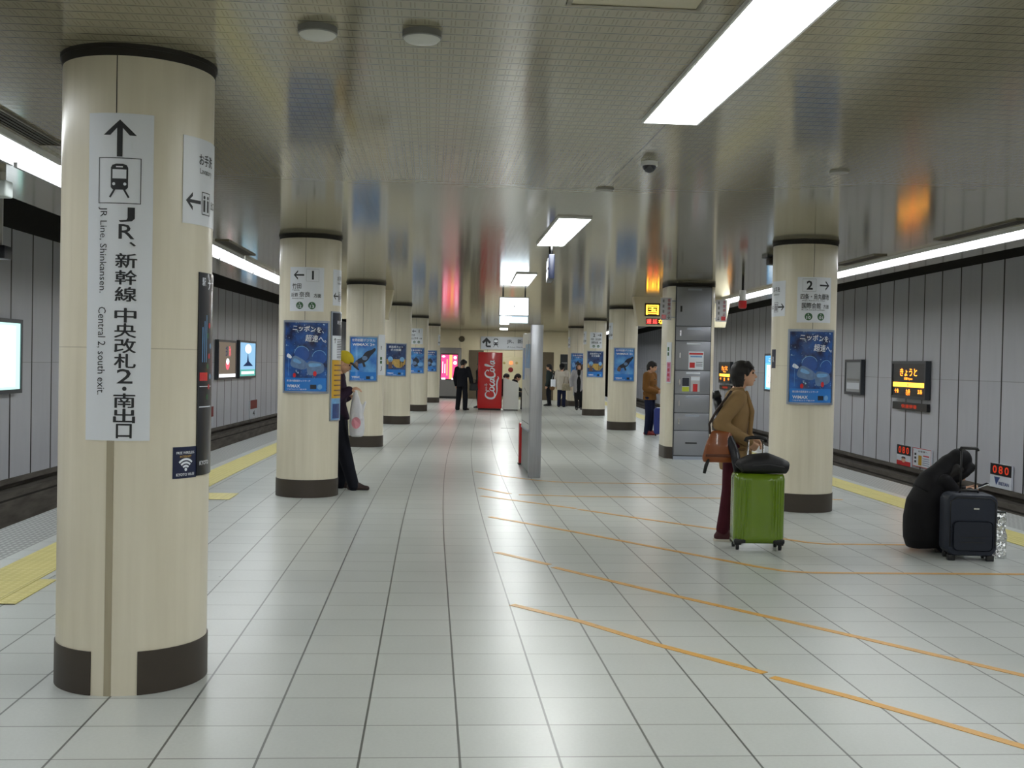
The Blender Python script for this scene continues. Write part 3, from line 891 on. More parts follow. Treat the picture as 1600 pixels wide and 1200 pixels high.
g = G().rect(-.12, .12, .255, .285, PRED).rect(-.1, .1, .21, .235, PPALE).rect(-.11, -.02, .03, .12, PRED).rect(.0, .11, .06, .07, INK).rect(.0, .11, .09, .1, INK).rect(.0, .11, .12, .13, INK)
flat_notice('notice_sticker', on_locker(.08, 1.54), LZ, .26, .31, PWHITE, 'white notice sticker with a red heading on the third locker door from the top', 'sticker', {'print': g}, .001)
g = G().rect(-.06, .06, .09, .235, PDK).rect(-.06, .06, .0, .08, mat('print_lime', rgb(196, 206, 60), .5))
flat_notice('notice_sticker', on_locker(-.09, 1.165), LZ, .125, .24, PWHITE, 'black and lime sticker on the middle locker door', 'sticker', {'print': g}, .001)
g = G().rect(-.075, .075, .19, .25, PWHITE).rect(-.04, .04, .0, .13, PRED)
flat_notice('notice_sticker', on_locker(.075, 1.165), LZ, .155, .26, mat('sticker_grey_white', rgb(206, 204, 206), .5), 'white and red sticker beside the black and lime one on the lockers', 'sticker', {'print': g}, .001)
# flag signs beside the locker pillar
def flag(x, label, flip):
    q = LP + Matrix.Rotation(LZ, 3, 'Z') @ Vector((x, -.66 if x < 0 else -.45, 2.38))
    PK = mat('print_rose', rgb(186, 60, 76), .5)
    g = G()
    for i, c in enumerate('非常停止'): g.text(c, .05, .335 - i * .07, .05, .055, PK, .01)
    for i in range(3): g.rect(-.06, -.03, .12 + i * .09, .17 + i * .09, GREYM)
    g.rect(-.075, .0, .02, .09, PRED) if not flip else g.rect(.0, .075, .02, .09, PRED)
    g.arrow(.05 if not flip else -.05, .05, .06, -pi / 2, INK)
    t = flat_notice('flag_sign', q, LZ, .19, .38, mat('sign_grey_white', rgb(206, 204, 208), .5), label, 'sign', {'print': g}, .02)
    s_ = 1 if x < 0 else -1
    MB().box(min(s_ * .09, s_ * .16), max(s_ * .09, s_ * .17), -.015, -.005, .32, .335).box(min(s_ * .09, s_ * .16), max(s_ * .09, s_ * .17), -.015, -.005, .04, .055).build('bracket', ALU, t)
flag(-.42, 'grey white flag sign with red letters sticking out left of the locker pillar', False)
flag(.58, 'white flag sign with red letters sticking out right of the locker pillar', True)
PINK = mat('print_pink', rgb(216, 150, 178), .5)
q = LP + Matrix.Rotation(LZ, 3, 'Z') @ Vector((-.335, -.60, 1.30))
g = G().rect(-.03, .0, .55, .62, GREEN).rect(-.03, .0, .47, .53, GREEN).rect(-.04, .04, .02, .36, PINK)
for i in range(4): g.up().text('京都観光'[i], .0, .31 - i * .085, .05, .06, PRED, .01)
flat_notice('upright_notice', q, LZ - radians(45), .1, .7, SIGN_W, 'narrow upright white and pink notice on the left corner of the locker pillar', 'notice', {'print': g}, .004)

# ------------------------------------------------------------------ hanging departure displays
def display(Y, x0, x1, label, leds, slope):
    t = thing('departure_display', label, 'display', PL(Y, (x0 + x1) / 2, 2.42), -head(Y))
    w = (x1 - x0) / 2
    mb = MB(); vs = []
    for y in (0, .34):
        vs += [(-w + .1, y, 0), (w - .1, y, 0), (w, y, .6), (-w, y, .6)]
    mb.add(vs, [(0, 1, 2, 3), (7, 6, 5, 4), (1, 5, 6, 2), (0, 3, 7, 4), (3, 2, 6, 7), (1, 0, 4, 5)])
    mb.build('housing', CREAMP, t)
    MB().box(-w + .05, w - .05, .02, .32, .575, .6005).build('ceiling_collar', DARK, t)
    for x, z, ww, hh, txt, cols in leds:
        s_ = MB().box(x - ww / 2, x + ww / 2, -.006, 0, z, z + hh).build('screen', BLACK, t)
        g = G()
        n_ = len(txt)
        for i, c in enumerate(txt):
            g.text(c, -ww / 2 + ww * (i + .5) / n_, hh * .5, ww / n_ * .82, hh * .75, cols[i % len(cols)], .02)
        g.build('lettering', s_, on_plane((x, -.006, z)))
    return t
display(23.2, 2.48, 4.5, 'cream hanging departure display right of the row, half behind the locker pillar', [(-.62, .20, .32, .27, '国', [LED_A]), (-.5, .03, .5, .125, '遅延など', [LED_R, LED_R, LED_A, LED_A])], 1)
t = bpy.data.objects['departure_display']
display(22.7, -4.5, -2.47, 'cream hanging departure display with orange characters behind the third left pillar', [(.70, .20, .32, .25, '行', [LED_O]), (.70, .03, .32, .13, '急', [LED_A])], -1)

# ------------------------------------------------------------------ free-standing steel board in the middle
BP = Vector((1.465, 15.5, 0))
t = thing('sign_board', 'free-standing upright steel sign board in the middle of the platform', 'sign board', BP, 0.)
ST = MATS['brushed_steel']
MB().box(-.085, .085, 0, .11, 0, 2.13, bev=.006).build('post', ST, t)
MB().box(-.03, .03, 1.86, 1.92, 0, 2.05, bev=.006).build('post', ST, t)
p = MB().box(-.045, .045, .11, 1.86, .62, 2.03).build('panel', mat('board_white', rgb(206, 206, 204), .3, coat=.4), t)
MB().box(-.048, .048, .11, 1.86, .60, .625).build('rail', ALU, t)
MB().box(-.025, .025, .11, 1.86, .0, .60).build('kick_plate', mat('kick_grey', rgb(128, 130, 128), .4, .4), t)
fn = on_plane((-.045, .11, .62), (0, -1, 0), (0, 0, 1))
g = G().rect(-1.66, -1.3, .72, 1.2, PBAND).rect(-1.2, -.3, .9, 1.25, PPALE).disc(-.28, .72, .12, INK, .26).rect(-.26, -.16, 1.02, 1.2, LED_DIM).stroke([(-.9, .2), (-1.3, .6), (-.6, .5), (-1.0, .8)], .012, INK).rect(-1.7, -.04, .09, .1, INK).stroke([(-.7, 1.3), (-.9, 1.05)], .05, POSTB)  # dim red patch of the print is given a glow of its own
g.build('print', p, fn)
t = thing('red_stand', 'narrow red box standing at the far end of the steel sign board', 'stand', (1.44, 17.5, 0))
MB().box(-.035, .035, 0, .16, 0.02, .65, bev=.008).build('body', RED, t)
MB().box(-.045, .045, -.01, .17, 0, .02).build('foot', BLACK, t)

# ------------------------------------------------------------------ hanging signs in the middle
t = thing('hanging_clock_sign', 'dark double-sided hanging sign with white marks below the second ceiling light', 'sign', (1.41, 13.28, 3.02), -.06)
MB().box(-.035, .035, 0, .72, -.42, -.13, bev=.008).build('housing', mat('sign_navy', rgb(30, 36, 58), .35), t)
for y in (.1, .6): MB().tube([(0, y, 0), (0, y, -.14)], .014).build('hanger', BLACK, t)
SHINE = glow('sign_white_lit', (.86, .92, 1.), 1.5)
g = G().rect(.06, .2, .03, .12, SHINE).rect(.08, .22, .15, .25, SHINE).rect(.36, .52, .03, .12, SHINE).rect(.4, .56, .15, .26, SHINE).rect(.26, .32, .1, .2, SHINE)
g.build('lettering', t, on_plane((-.035, .68, -.42), (0, -1, 0), (0, 0, 1)))
t = thing('hanging_light_box', 'bright white light box hanging from the ceiling over the middle of the platform', 'light box', (1.625, 22.2, 3.02), -.045)
MB().box(-.3, .3, .01, .2, -.50, -.12, bev=.01).build('housing', GREYM, t)
LBOX = glow('light_box_face', (.92, .97, 1.), 3.)
MB().box(-.28, .28, 0, .011, -.48, -.14).build('face', LBOX, t)
MB().box(-.28, .28, .0, .2, -.63, -.51).build('lower_panel', glow('light_box_lower', (.55, .78, .95), 1.1), t)
for x in (-.22, .22): MB().box(x - .015, x + .015, .08, .11, -.125, 0).build('hanger', BLACK, t)
G().disc(0, .17, .016, GREYM).build('emblem', t, on_plane((0, 0, -.48)))

# ------------------------------------------------------------------ small ceiling fittings
def smoke(x, y, label):
    t = thing('smoke_detector', label, 'smoke detector', (x, y, Z_CEIL), 0, 'round white ceiling detectors')
    autosmooth(MB().lathe([(0, 0), (.085, 0), (.085, -.028), (.08, -.032), (0, -.032)], 40).build('base', mat('detector_grey', rgb(128, 128, 124), .5), t))
    autosmooth(MB().lathe([(.08, -.032), (.07, -.042), (.03, -.05), (0, -.052)], 40).build('cover', mat('detector_white', rgb(206, 206, 198), .45), t))
smoke(-.515, 4.93, 'round white ceiling detector nearer the large direction pillar')
smoke(-.065, 4.93, 'round white ceiling detector on the right of the pair, nearer the long light panel')
t = thing('dome_camera', 'small dark dome camera under the ceiling beyond the nearest light panel', 'camera', (1.505, 7.82, Z_CEIL))
autosmooth(MB().lathe([(0, 0), (.06, 0), (.058, -.03), (0, -.03)], 32).build('base', WHITE, t))
autosmooth(MB().lathe([(.048, -.03), (.046, -.05), (.03, -.072), (0, -.08)], 32).build('dome', mat('dome_smoked', rgb(30, 32, 40), .12, coat=.6), t))
def cdisc(x, y, r, label):
    o = autosmooth(MB().lathe([(0, 0), (r, 0), (r * .95, -.014), (0, -.018)], 32).build('ceiling_sensor', mat('cap_grey', rgb(150, 148, 138), .4), None, (x, y, Z_CEIL)))
    tag(o, label, 'ceiling cap')
cdisc(2.914, 7.93, .07, 'small flat round cap on the ceiling above the right hand pillar')
cdisc(1.385, 9.08, .075, 'small flat round cap on the ceiling seam beyond the dome camera')
t = thing('access_hatch', 'square access hatch in the ceiling at the top edge of the picture', 'hatch', (.78, 3.95, Z_CEIL))
MB().box(-.25, .25, 0, .5, -.004, 0).build('door', mat('hatch_cream', rgb(180, 172, 142), .3), t)
f = MB()
for a in (-.27, .25): f.box(a, a + .02, -.02, .52, -.007, 0)
for a in (-.02, .5): f.box(-.25, .25, a, a + .02, -.007, 0)
f.build('frame', mat('hatch_frame', rgb(120, 114, 94), .4), t)
VENT = mat('vent_dark', rgb(66, 60, 50), .5)
def vent(Y, off, L, label):
    t = thing('ceiling_vent', label, 'air vent', PL(Y, off, Z_CEIL), -head(Y), 'dark air vents beside the edge lights')
    f = MB()
    for a in (-.085, .07): f.box(a, a + .015, 0, L, -.014, 0)
    for a in (0, L - .015): f.box(-.07, .07, a, a + .015, -.014, 0)
    f.build('frame', mat('vent_frame', rgb(110, 104, 88), .4), t)
    MB().box(-.07, .07, .015, L - .015, -.006, -.001).build('backing', BLACK, t)
    s_ = MB()
    for i in range(4): s_.box(-.06 + i * .034, -.045 + i * .034, .015, L - .015, -.012, -.007)
    o = s_.build('louvre', VENT, t)
vent(10.1, 4.12, 1.75, 'dark slotted air vent beside the right edge lights, nearest the viewer')
vent(13.6, 4.12, 1.4, 'dark slotted air vent beside the right edge lights, just past the right pillar')
vent(6.6, -3.98, 1.3, 'dark slotted air vent beside the left edge lights, left of the large pillar')
vent(13.9, -3.98, 1.9, 'dark slotted air vent beside the left edge lights, between the first two left pillars')
vent(20.5, -3.98, 1.8, 'dark slotted air vent beside the left edge lights, beyond the second left pillar')
# speaker by the right pillar, alarm lamp, device left
t = thing('ceiling_speaker', 'dark ceiling speaker left of the pillar with the platform 2 sign', 'speaker', (4.36, 14.0, Z_CEIL))
MB().box(-.16, .16, -.12, .12, -.03, 0).build('plate', BLACK, t)
MB().box(-.12, .12, -.08, .08, -.12, -.03, bev=.015).build('body', mat('speaker_brown', rgb(58, 50, 44), .5), t)
t = thing('alarm_lamp', 'white hanging alarm lamp with a red base above the right tracks', 'alarm', (4.77, 17.0, Z_CEIL))
MB().tube([(0, 0, 0), (0, 0, -.25)], .02).build('stem', BLACK, t)
autosmooth(MB().lathe([(0, -.24), (.05, -.24), (.055, -.4), (0, -.4)], 24).build('lamp_body', WHITE, t))
autosmooth(MB().lathe([(0, -.4), (.062, -.4), (.064, -.5), (.05, -.52), (0, -.52)], 24).build('red_base', RED, t))
t = thing('edge_camera', 'small white camera unit hanging from the ceiling edge at the far left', 'camera', (-3.42, 9.2, Z_CEIL))
MB().tube([(0, 0, 0), (0, 0, -.08)], .03).build('stem', WHITE, t)
MB().box(-.06, .06, -.08, .08, -.2, -.07, bev=.015).build('body', mat('camera_pale', rgb(190, 200, 196), .4), t)
MB().box(-.061, -.03, -.081, -.079, -.18, -.1).build('red_mark', mat('mark_coral', rgb(210, 120, 100), .5), t)
t = thing('track_camera', 'dark camera with a white bracket at the far left over the tracks', 'camera', PL(13.9, -6.62, 2.72), 0)
MB().box(-.09, .09, -.12, .12, 0, .16, bev=.015).build('body', mat('camera_dark', rgb(60, 62, 70), .4), t)
MB().box(-.02, .02, -.02, .02, .16, 1.23).build('bracket', WHITE, t)
t = thing('pipe_bracket', 'thin white bent pipe bracket hanging below the right edge lights', 'bracket', (4.9, 15.4, Z_CEIL))
MB().tube([(0, 0, 0), (0, 0, -.24), (.03, 0, -.28), (.28, 0, -.28)], .012).build('pipe', WHITE, t)
MB().box(.25, .31, -.03, .03, -.36, -.25, bev=.008).build('clamp', WHITE, t)
MB().tube([(.28, 0, -.36), (.28, 0, -.8)], .005).build('cord', GREYM, t)

# ------------------------------------------------------------------ things on the track walls
def wall_item(name, side, Ya, Yb, z0, z1, label, cat, group=None, depth=.08):
    """Empty on a track wall; local x runs to the right as seen from the platform, local -y faces the platform"""
    sgn = 1 if side == 'right' else -1
    Ym = (Ya + Yb) / 2
    p = PL(Ym, sgn * (WALL - .012), z0)
    rz = -head(Ym) + (-pi / 2 if sgn > 0 else pi / 2)
    t = thing(name, label, cat, p, rz, group)
    return t, abs(Yb - Ya), z1 - z0
def panel_on(t, w, h, dep, frame_m, face_m, fr=.06, face_name='screen'):
    f = MB(); f.box(-w / 2, -w / 2 + fr, -dep, 0, 0, h).box(w / 2 - fr, w / 2, -dep, 0, 0, h).box(-w / 2 + fr, w / 2 - fr, -dep, 0, 0, fr).box(-w / 2 + fr, w / 2 - fr, -dep, 0, h - fr, h)
    f.build('frame', frame_m, t)
    return MB().box(-w / 2 + fr, w / 2 - fr, -dep + .015, -.002, fr, h - fr).build(face_name, face_m, t)
FRM = mat('frame_dark_steel', rgb(74, 78, 84), .4, .5)
def station_led(Ya, Yb, label, label2):
    t, w, h = wall_item('station_name_display', 'right', Ya, Yb, 1.06, 1.78, label, 'display', 'orange station name displays')
    panel_on(t, w, h, .1, FRM, BLACK, .05)
    fn = on_plane((0, -.086, 0))
    g = G().text('きょうと', 0, h * .70, w * .5, .15, LED_O, .02)
    g.text('京都 Kyoto', 0, h * .53, w * .24, .06, LED_O, .01)
    for x, s_ in ((-.34, '十条'), (0, '九条'), (.34, '五条')): g.text(s_, x * w, h * .2, w * .13, .085, LED_O, .02)
    g.text('K11', 0, h * .115, w * .1, .03, LED_O)
    g.build('lettering', t, fn)
    g = G().rect(-w * .45, w * .45, h * .31, h * .43, LED_A); g.up(); g.disc(0, h * .37, .03, LED_R); g.build('route_bar', t, fn)
    t, w, h = wall_item('dim_display', 'right', Ya, Yb, .84, .985, label2, 'display', 'dark displays below the station names')
    MB().box(-w / 2, w / 2, -.06, 0, 0, h).build('housing', BLACK, t)
    G().text('快速停車', 0, h / 2, w * .45, .075, LED_DIM, .01).build('lettering', t, on_plane((0, -.06, 0)))
station_led(20.3, 22.0, 'orange lit station name display on the right wall above the crouching person', 'dark unlit display directly below the nearer orange station name display')
station_led(37.0, 38.9, 'smaller orange station name display seen behind the woman in the tan coat', 'dark display directly below the farther orange station name display')
t, w, h = wall_item('framed_notice', 'right', 23.9, 25.0, 1.05, 1.82, 'grey framed notice on the right wall just past the pillar', 'notice')
panel_on(t, w, h, .08, FRM, mat('notice_grey', rgb(160, 164, 168), .4), .06, 'print_sheet')
G().rect(-w * .38, w * .38, .3, .35, GREYM).rect(-w * .38, w * .38, .12, .26, PWHITE).build('lettering', t, on_plane((0, -.066, 0)))
def lit_poster(name, side, Ya, Yb, z0, z1, label, draw, col, stren):
    t, w, h = wall_item(name, side, Ya, Yb, z0, z1, label, 'lit poster')
    panel_on(t, w, h, .1, FRM, glow('lit_%s' % label[:24].replace(' ', '_'), col, stren), .06)
    g = G(); draw(g, w - .12, h - .12)
    fn = on_plane((0, -.086, .06)); g.build('artwork', t, fn)
GW = glow('lit_white', (.9, .97, 1.), 1.15); GB = glow('lit_sky', (.12, .42, .85), .8); GN = glow('lit_navy', (.03, .05, .12), .5)
GT = glow('lit_teal', (.12, .42, .36), .7); GR = glow('lit_rose', (.9, .12, .16), .9); GP = glow('lit_brown', (.16, .13, .1), .6); GO = glow('lit_peach', (.95, .55, .3), .9); GGR = glow('lit_grey', (.3, .36, .42), .7)
def d1(g, w, h):
    g.rect(-w / 2, w / 2, h * .78, h, GB).rect(-w * .38, w * .38, h * .06, h * .72, GW).up()
    for i in range(3):
        g.text('新生活', -w * .05, h * (.6 - .2 * i), w * .5, h * .1, GGR, .02).rect(-w * .36, w * .36, h * (.5 - .2 * i), h * (.505 - .2 * i), GB)
    g.text('ご案内', 0, h * .88, w * .5, h * .1, GW, .02)
lit_poster('lit_poster', 'right', 30.6, 32.3, .93, 2.01, 'bright blue and white lit poster on the right wall near the tan coat woman', d1, (.16, .5, .8), .95)
def d2(g, w, h):
    g.rect(-w / 2, w / 2, 0, h * .09, GW).disc(w * .02, h * .36, w * .11, GR, h * .15).up().disc(w * .02, h * .45, w * .09, GW, h * .09)
    for i in range(2): g.text('清水' if i else '古都', w * (-.05 + .2 * i), h * .75, w * .12, h * .3, GR if i else GN, .02)
lit_poster('lit_poster', 'left', 29.15, 31.2, 1.0, 2.05, 'lit brown poster with a red and white shape on the left wall', d2, (.16, .13, .1), .7)
def d3(g, w, h):
    g.rect(-w / 2, w / 2, 0, h * .2, GT).up().rect(-w * .4, w * .42, h * .06, h * .14, GW)
    g.poly([(-w * .3, h * .3), (-w * .06, h * .42), (0, h * .72), (w * .06, h * .45), (w * .34, h * .3)], GN)
    g.disc(w * .02, h * .82, w * .2, GW, h * .14)
lit_poster('lit_poster', 'left', 31.6, 33.8, 1.0, 2.08, 'lit poster of a dark peak under a pale glow on the left wall', d3, (.22, .4, .58), .9)
def d4(g, w, h):
    g.rect(-w * .4, w * .42, h * .04, h * .96, GW).up().disc(.15, h * .72, .12, GO, .2).disc(.2, h * .4, .14, GN, .22).disc(.1, h * .25, .1, GO, .1)
lit_poster('lit_poster', 'left', 14.6, 16.9, 1.0, 2.08, 'bright white lit poster at the left edge of the picture', d4, (.5, .9, .8), .9)
# kilometre plates
SKIN_P = mat('print_skin', rgb(226, 180, 150), .5)
def plate(side, Ya, Yb, z0, z1, label, kind, m=PWHITE):
    t, w, h = wall_item('track_plate', side, Ya, Yb, z0, z1, label, 'plate', 'small plates low on the track walls')
    MB().box(-w / 2, w / 2, -.03, 0, 0, h).build('board', m, t)
    fn = on_plane((0, -.03, 0)); g = G()
    if kind == 'led':
        g.rect(-w / 2, w / 2, h * .52, h, BLACK); g.up()
        for i, c in enumerate('080'): g.text(c, (-.28 + .28 * i) * w, h * .76, w * .2, h * .34, LED_DIM, .02)
        g.poly([(-w * .3, h * .45), (-w * .02, h * .45), (-w * .2, h * .1)], BLU); g.text('BIETAN', w * .16, h * .2, w * .48, h * .14, BLU, .03)
    elif kind == 'face':
        g.rect(-w / 2, w / 2, h * .52, h, BLACK).rect(-w / 2, w / 2, 0, h * .22, PRED); g.up()
        for i, c in enumerate('080'): g.text(c, (-.28 + .28 * i) * w, h * .76, w * .2, h * .34, LED_DIM, .02)
        g.disc(0, h * .28, w * .14, SKIN_P, h * .13).disc(0, h * .38, w * .15, PDK, h * .06)
    elif kind == 'text':
        g.frame(-w / 2, w / 2, 0, h, .012, PRED); g.up()
        g.text('お客様へ', .05, h * .84, w * .5, h * .1, INK).rect(-w * .18, w * .0, h * .1, h * .62, YEL).rect(.08 * w, .4 * w, .6 * h, .66 * h, PRED)
        for i in range(4): g.rect(.05 * w, .42 * w, h * (.14 + .11 * i), h * (.165 + .11 * i), BLU)
        for i in range(3): g.rect(-w * .4, -w * .3, h * (.2 + .2 * i), h * (.32 + .2 * i), INK)
    else:
        g.rect(-w / 2, w / 2, h * .5, h, mat('plate_maroon', rgb(120, 28, 28), .5)); g.up(); g.text('4', 0, h * .24, w * .3, h * .3, INK, .02)
    g.build('print', t, fn)
plate('right', 17.0, 17.7, -.24, .14, 'small plate with dim red digits and a blue triangle right of the crouching person', 'led')
plate('right', 21.08, 21.78, -.24, .15, 'small plate with dim red digits and a face picture left of the white notice plate', 'face')
plate('right', 20.1, 20.95, -.2, .15, 'white notice plate with a red border behind the crouching person', 'text')
plate('left', 28.06, 28.98, -.2, .32, 'small maroon and white plate low on the left wall, nearer one', 'plain')
plate('left', 33.4, 34.35, -.2, .32, 'small maroon and white plate low on the left wall, farther one beside the second pillar', 'plain')

# ------------------------------------------------------------------ end wall and the things before it
EY = 49.0
EH = -head(EY)
def ew(x, z, dy=0.): 
    c = PL(EY, 0); d = (PL(EY, 1) - c)
    k = (x - c.x) / d.x; p = c + d * k
    return Vector((p.x, p.y - dy, z))
def edoor(n_, x0, x1, z1, label):
    o = MB().box(-(x1 - x0) / 2, (x1 - x0) / 2, -.05, -.005, .0, z1).build('door_%d' % n_, mat('door_brown', rgb(92, 80, 60), .5, noise=.1, nscale=4), None, ew((x0 + x1) / 2, 0))
    o.rotation_euler = (0, 0, EH); struct(o)
    MB().tube([((x1 - x0) / 2 - .12, -.05, 1.0), ((x1 - x0) / 2 - .12, -.09, 1.0), ((x1 - x0) / 2 - .22, -.09, 1.0)], .012).build('door_handle', CHROME, o)
edoor(1, 1.66, 2.3, 2.12, '')
edoor(2, 4.75, 5.36, 2.1, '')
t = thing('screen_cabinet', 'tall grey cabinet with a bright pink and orange screen before the end wall', 'screen', ew(.8, 0, .5), EH)
MB().box(-.5, .5, .0, .42, .1, 2.2, bev=.02).build('cabinet', mat('cabinet_grey', rgb(128, 126, 124), .4, .3), t)
MB().box(-.46, .46, .03, .4, 0, .1).build('plinth', BLACK, t)
SP = glow('screen_pink', (1., .06, .2), 1.1); SO = glow('screen_orange', (1., .35, .12), 1.2); SW = glow('screen_white', (1., .85, .9), 1.3)
s_ = MB().box(-.37, .37, -.012, .0, .8, 1.95).build('screen', BLACK, t)
g = G().rect(-.35, -.0, .05, 1.1, SP).rect(.0, .13, .05, 1.1, SO).rect(.13, .35, .05, 1.1, SP); g.up().rect(-.33, -.16, .02, .1, SW).rect(.1, .3, .02, .09, SW).disc(.25, .75, .08, SW).disc(-.25, 1.02, .08, SW, .04).disc(.25, .98, .07, SW).rect(-.3, -.27, .3, .8, SW).rect(-.12, -.07, .2, .9, SO).rect(-.2, -.17, .3, .7, SW)
g.build('picture', s_, on_plane((0, -.012, .8)))
t = thing('direction_sign', 'long grey white railway direction sign high on the end wall above the red machine', 'sign', ew(3.46, 2.17, .03), EH)
MB().box(-1.3, 1.3, -.04, 0, 0, .56).build('board', mat('sign_pale', rgb(186, 190, 196), .4), t)
fn = on_plane((0, -.04, 0))
g = G().stroke([(-1.05, .42), (-1.05, .13), (-.86, .13)], .075, INK).poly([(-1.25, .32), (-1.05, .52), (-.85, .32), (-.92, .25), (-1.05, .38), (-1.18, .25)], INK)
g.build('arrow', t, fn)
G().train(-.64, .29, .38, INK, SIGN_W, False).build('train_pictogram', t, fn)
g = G().text('JR、新幹線', .42, .36, 1.15, .22, INK, .02).text('JR Line, Shinkansen', .32, .11, .95, .08, INK, .0)
g.build('lettering', t, fn)
t = thing('wall_clock', 'small dark round clock on the end wall above the screen cabinet', 'clock', ew(1.33, 2.6, .0), EH)
o = autosmooth(MB().lathe([(0, 0), (.13, 0), (.13, .05), (0, .05)], 32).build('case', mat('clock_dark', rgb(84, 76, 56), .5), t)); o.rotation_euler = (pi / 2, 0, 0)
t = thing('hydrant_cabinet', 'cream fire hydrant cabinet with a red lamp on the end wall', 'cabinet', ew(3.5, .1, .0), EH)
MB().box(-.5, .5, -.12, -.002, 0, 1.75, bev=.01).build('cabinet', mat('cabinet_cream', rgb(206, 196, 158), .4), t)
MB().box(-.44, .44, -.128, -.12, .08, 1.05).build('door', mat('cabinet_cream2', rgb(212, 202, 166), .4), t)
MB().ell((.0, -.14, 1.5), (.075, .05, .075)).build('red_lamp', glow('hydrant_lamp', (1., .12, .04), 2.), t)
MB().ell((-.01, -.125, 1.2), (.11, .02, .11)).build('call_button', mat('button_red', rgb(130, 20, 18), .4), t)
for x in (-.3, .25): MB().ell((x, -.122, 1.5), (.06, .012, .06)).build('round_plate', mat('plate_ochre', rgb(178, 160, 104), .5), t)
t = flat_notice('dark_notice', ew(5.83, .72, .002), EH, .36, 1.3, mat('notice_black', rgb(40, 42, 44), .4), 'narrow black notice panel on the end wall behind the woman in the knit hat', 'notice', {'print': G().rect(-.12, .12, .9, .95, GREYM).rect(-.12, .12, .3, .34, GREYM)}, .03)
t = flat_notice('white_notice', ew(.12, 1.95, .002), EH, .36, .42, SIGN_W, 'small white notice on the end wall left of the screen cabinet', 'notice', {'print': G().rect(-.13, .13, .3, .34, GREYM).rect(-.13, .13, .12, .16, GREYM)}, .02)

# drink machine seen from its red side
t = thing('vending_machine', 'tall red drink vending machine with white script lettering on its side', 'vending machine', (1.985, 37.45, 0), -.05)
b_ = MB().box(-.405, .405, 0, .78, .06, 1.94, bev=.015).build('cabinet', mat('machine_red', rgb(204, 14, 22), .35, coat=.4), t)
MB().box(-.38, .38, .04, .74, 0, .06).build('plinth', BLACK, t)
MB().box(-.425, -.405, .02, .76, .3, 1.9).build('front_window', mat('machine_window', rgb(60, 66, 70), .15), t)
MB().box(.385, .407, -.012, .02, .08, 1.92).build('corner_trim', mat('machine_trim', rgb(120, 16, 18), .4), t)
g = G(); W_ = PWHITE
# drawn left to right, 0..10 wide, then turned upright
script(g, [(2.1, 2.3), (1.6, 3.2), (.2, 2.6), (.3, 1.0), (.4, -.4), (1.9, -.2), (2.6, .8)], .2, .55, W_)          # C
script(g, [(2.1, 2.3), (2.6, 2.2), (2.5, 1.6), (2.1, 1.6)], .14, .32, W_)
script(g, [(3.1, 1.5), (2.4, 1.6), (2.3, .2), (2.9, .25), (3.6, .3), (3.7, 1.4), (3.1, 1.5)], .18, .4, W_)         # o
script(g, [(4.5, 1.5), (3.7, 1.5), (3.7, .1), (4.3, .2), (4.6, .25), (4.8, .5), (5.0, .8)], .18, .4, W_)          # c
script(g, [(5.6, 1.4), (4.9, 1.6), (4.7, .2), (5.2, .25), (5.6, .3), (5.7, 1.0), (5.75, 1.5), (5.6, .6), (5.7, .1), (6.1, .4)], .18, .4, W_)   # a
script(g, [(8.0, 2.6), (7.4, 3.4), (6.1, 2.6), (6.2, 1.1), (6.3, -.3), (7.6, 0.), (8.0, .8)], .2, .55, W_)        # C
script(g, [(8.0, 2.6), (8.5, 2.4), (8.3, 1.8), (7.9, 1.9)], .14, .32, W_)
script(g, [(8.5, 1.5), (7.9, 1.6), (7.8, .3), (8.3, .3), (8.9, .3), (9.0, 1.4), (8.5, 1.5)], .18, .4, W_)          # o
script(g, [(9.1, .8), (9.7, 1.8), (10.1, 2.9), (9.8, 3.0), (9.4, 3.0), (9.2, .3), (9.7, .3)], .18, .38, W_)         # l
script(g, [(10.7, 1.4), (10.0, 1.6), (9.9, .3), (10.3, .3), (10.7, .3), (10.8, 1.0), (10.85, 1.5), (10.7, .7), (10.8, .2), (11.2, .5)], .18, .4, W_)   # a
script(g, [(.9, -.1), (2.5, -1.1), (4.0, -.1), (5.6, -.7), (6.0, -.9), (6.2, -1.0), (6.6, -.7)], .14, .44, W_)      # tail below
g.text('ecoる', 3.4, 2.6, 2.2, .75, W_, .03)
g.v = [(-(y - 1.2) * .118 + .03, (x - 5.6) * .118 + 1.02, l) for x, y, l in g.v]
g.build('lettering', b_, on_plane((0, 0, 0)))
t = thing('slanted_counter', 'white box with a slanted top standing right of the red vending machine', 'box', (2.70, 37.55, 0), -.05)
mb = MB(); mb.add([(-.26, 0, .03), (.26, 0, .03), (.26, 0, .92), (-.26, 0, 1.10), (-.26, .6, .03), (.26, .6, .03), (.26, .6, .92), (-.26, .6, 1.10)], [(0, 1, 2, 3), (5, 4, 7, 6), (1, 5, 6, 2), (4, 0, 3, 7), (3, 2, 6, 7), (1, 0, 4, 5)])
mb.build('body', mat('counter_white', rgb(226, 226, 222), .4), t)
MB().box(-.24, .24, .02, .58, 0, .03).build('plinth', BLACK, t)
t = thing('bench', 'low bench partly hidden behind the white slanted box', 'bench', (2.6, 38.98, 0), -.05)
MB().box(-.5, .5, -.2, .2, .40, .44, bev=.01).build('seat', GREYM, t)
for x in (-.42, .42): MB().box(x - .03, x + .03, -.16, .16, 0, .40).build('leg', BLACK, t)
t = thing('floor_slot', 'short dark slot cover in the floor before the white box', 'floor slot', (1.9, 27.2, 0))
MB().box(-.17, .17, -.03, .03, .0005, .004).build('cover', mat('slot_dark', rgb(52, 54, 52), .5), t)
t = thing('hanging_lamp', 'tiny bright round lamp between two far pillars of the right row', 'lamp', (5.5, 34.0, Z_CEIL))
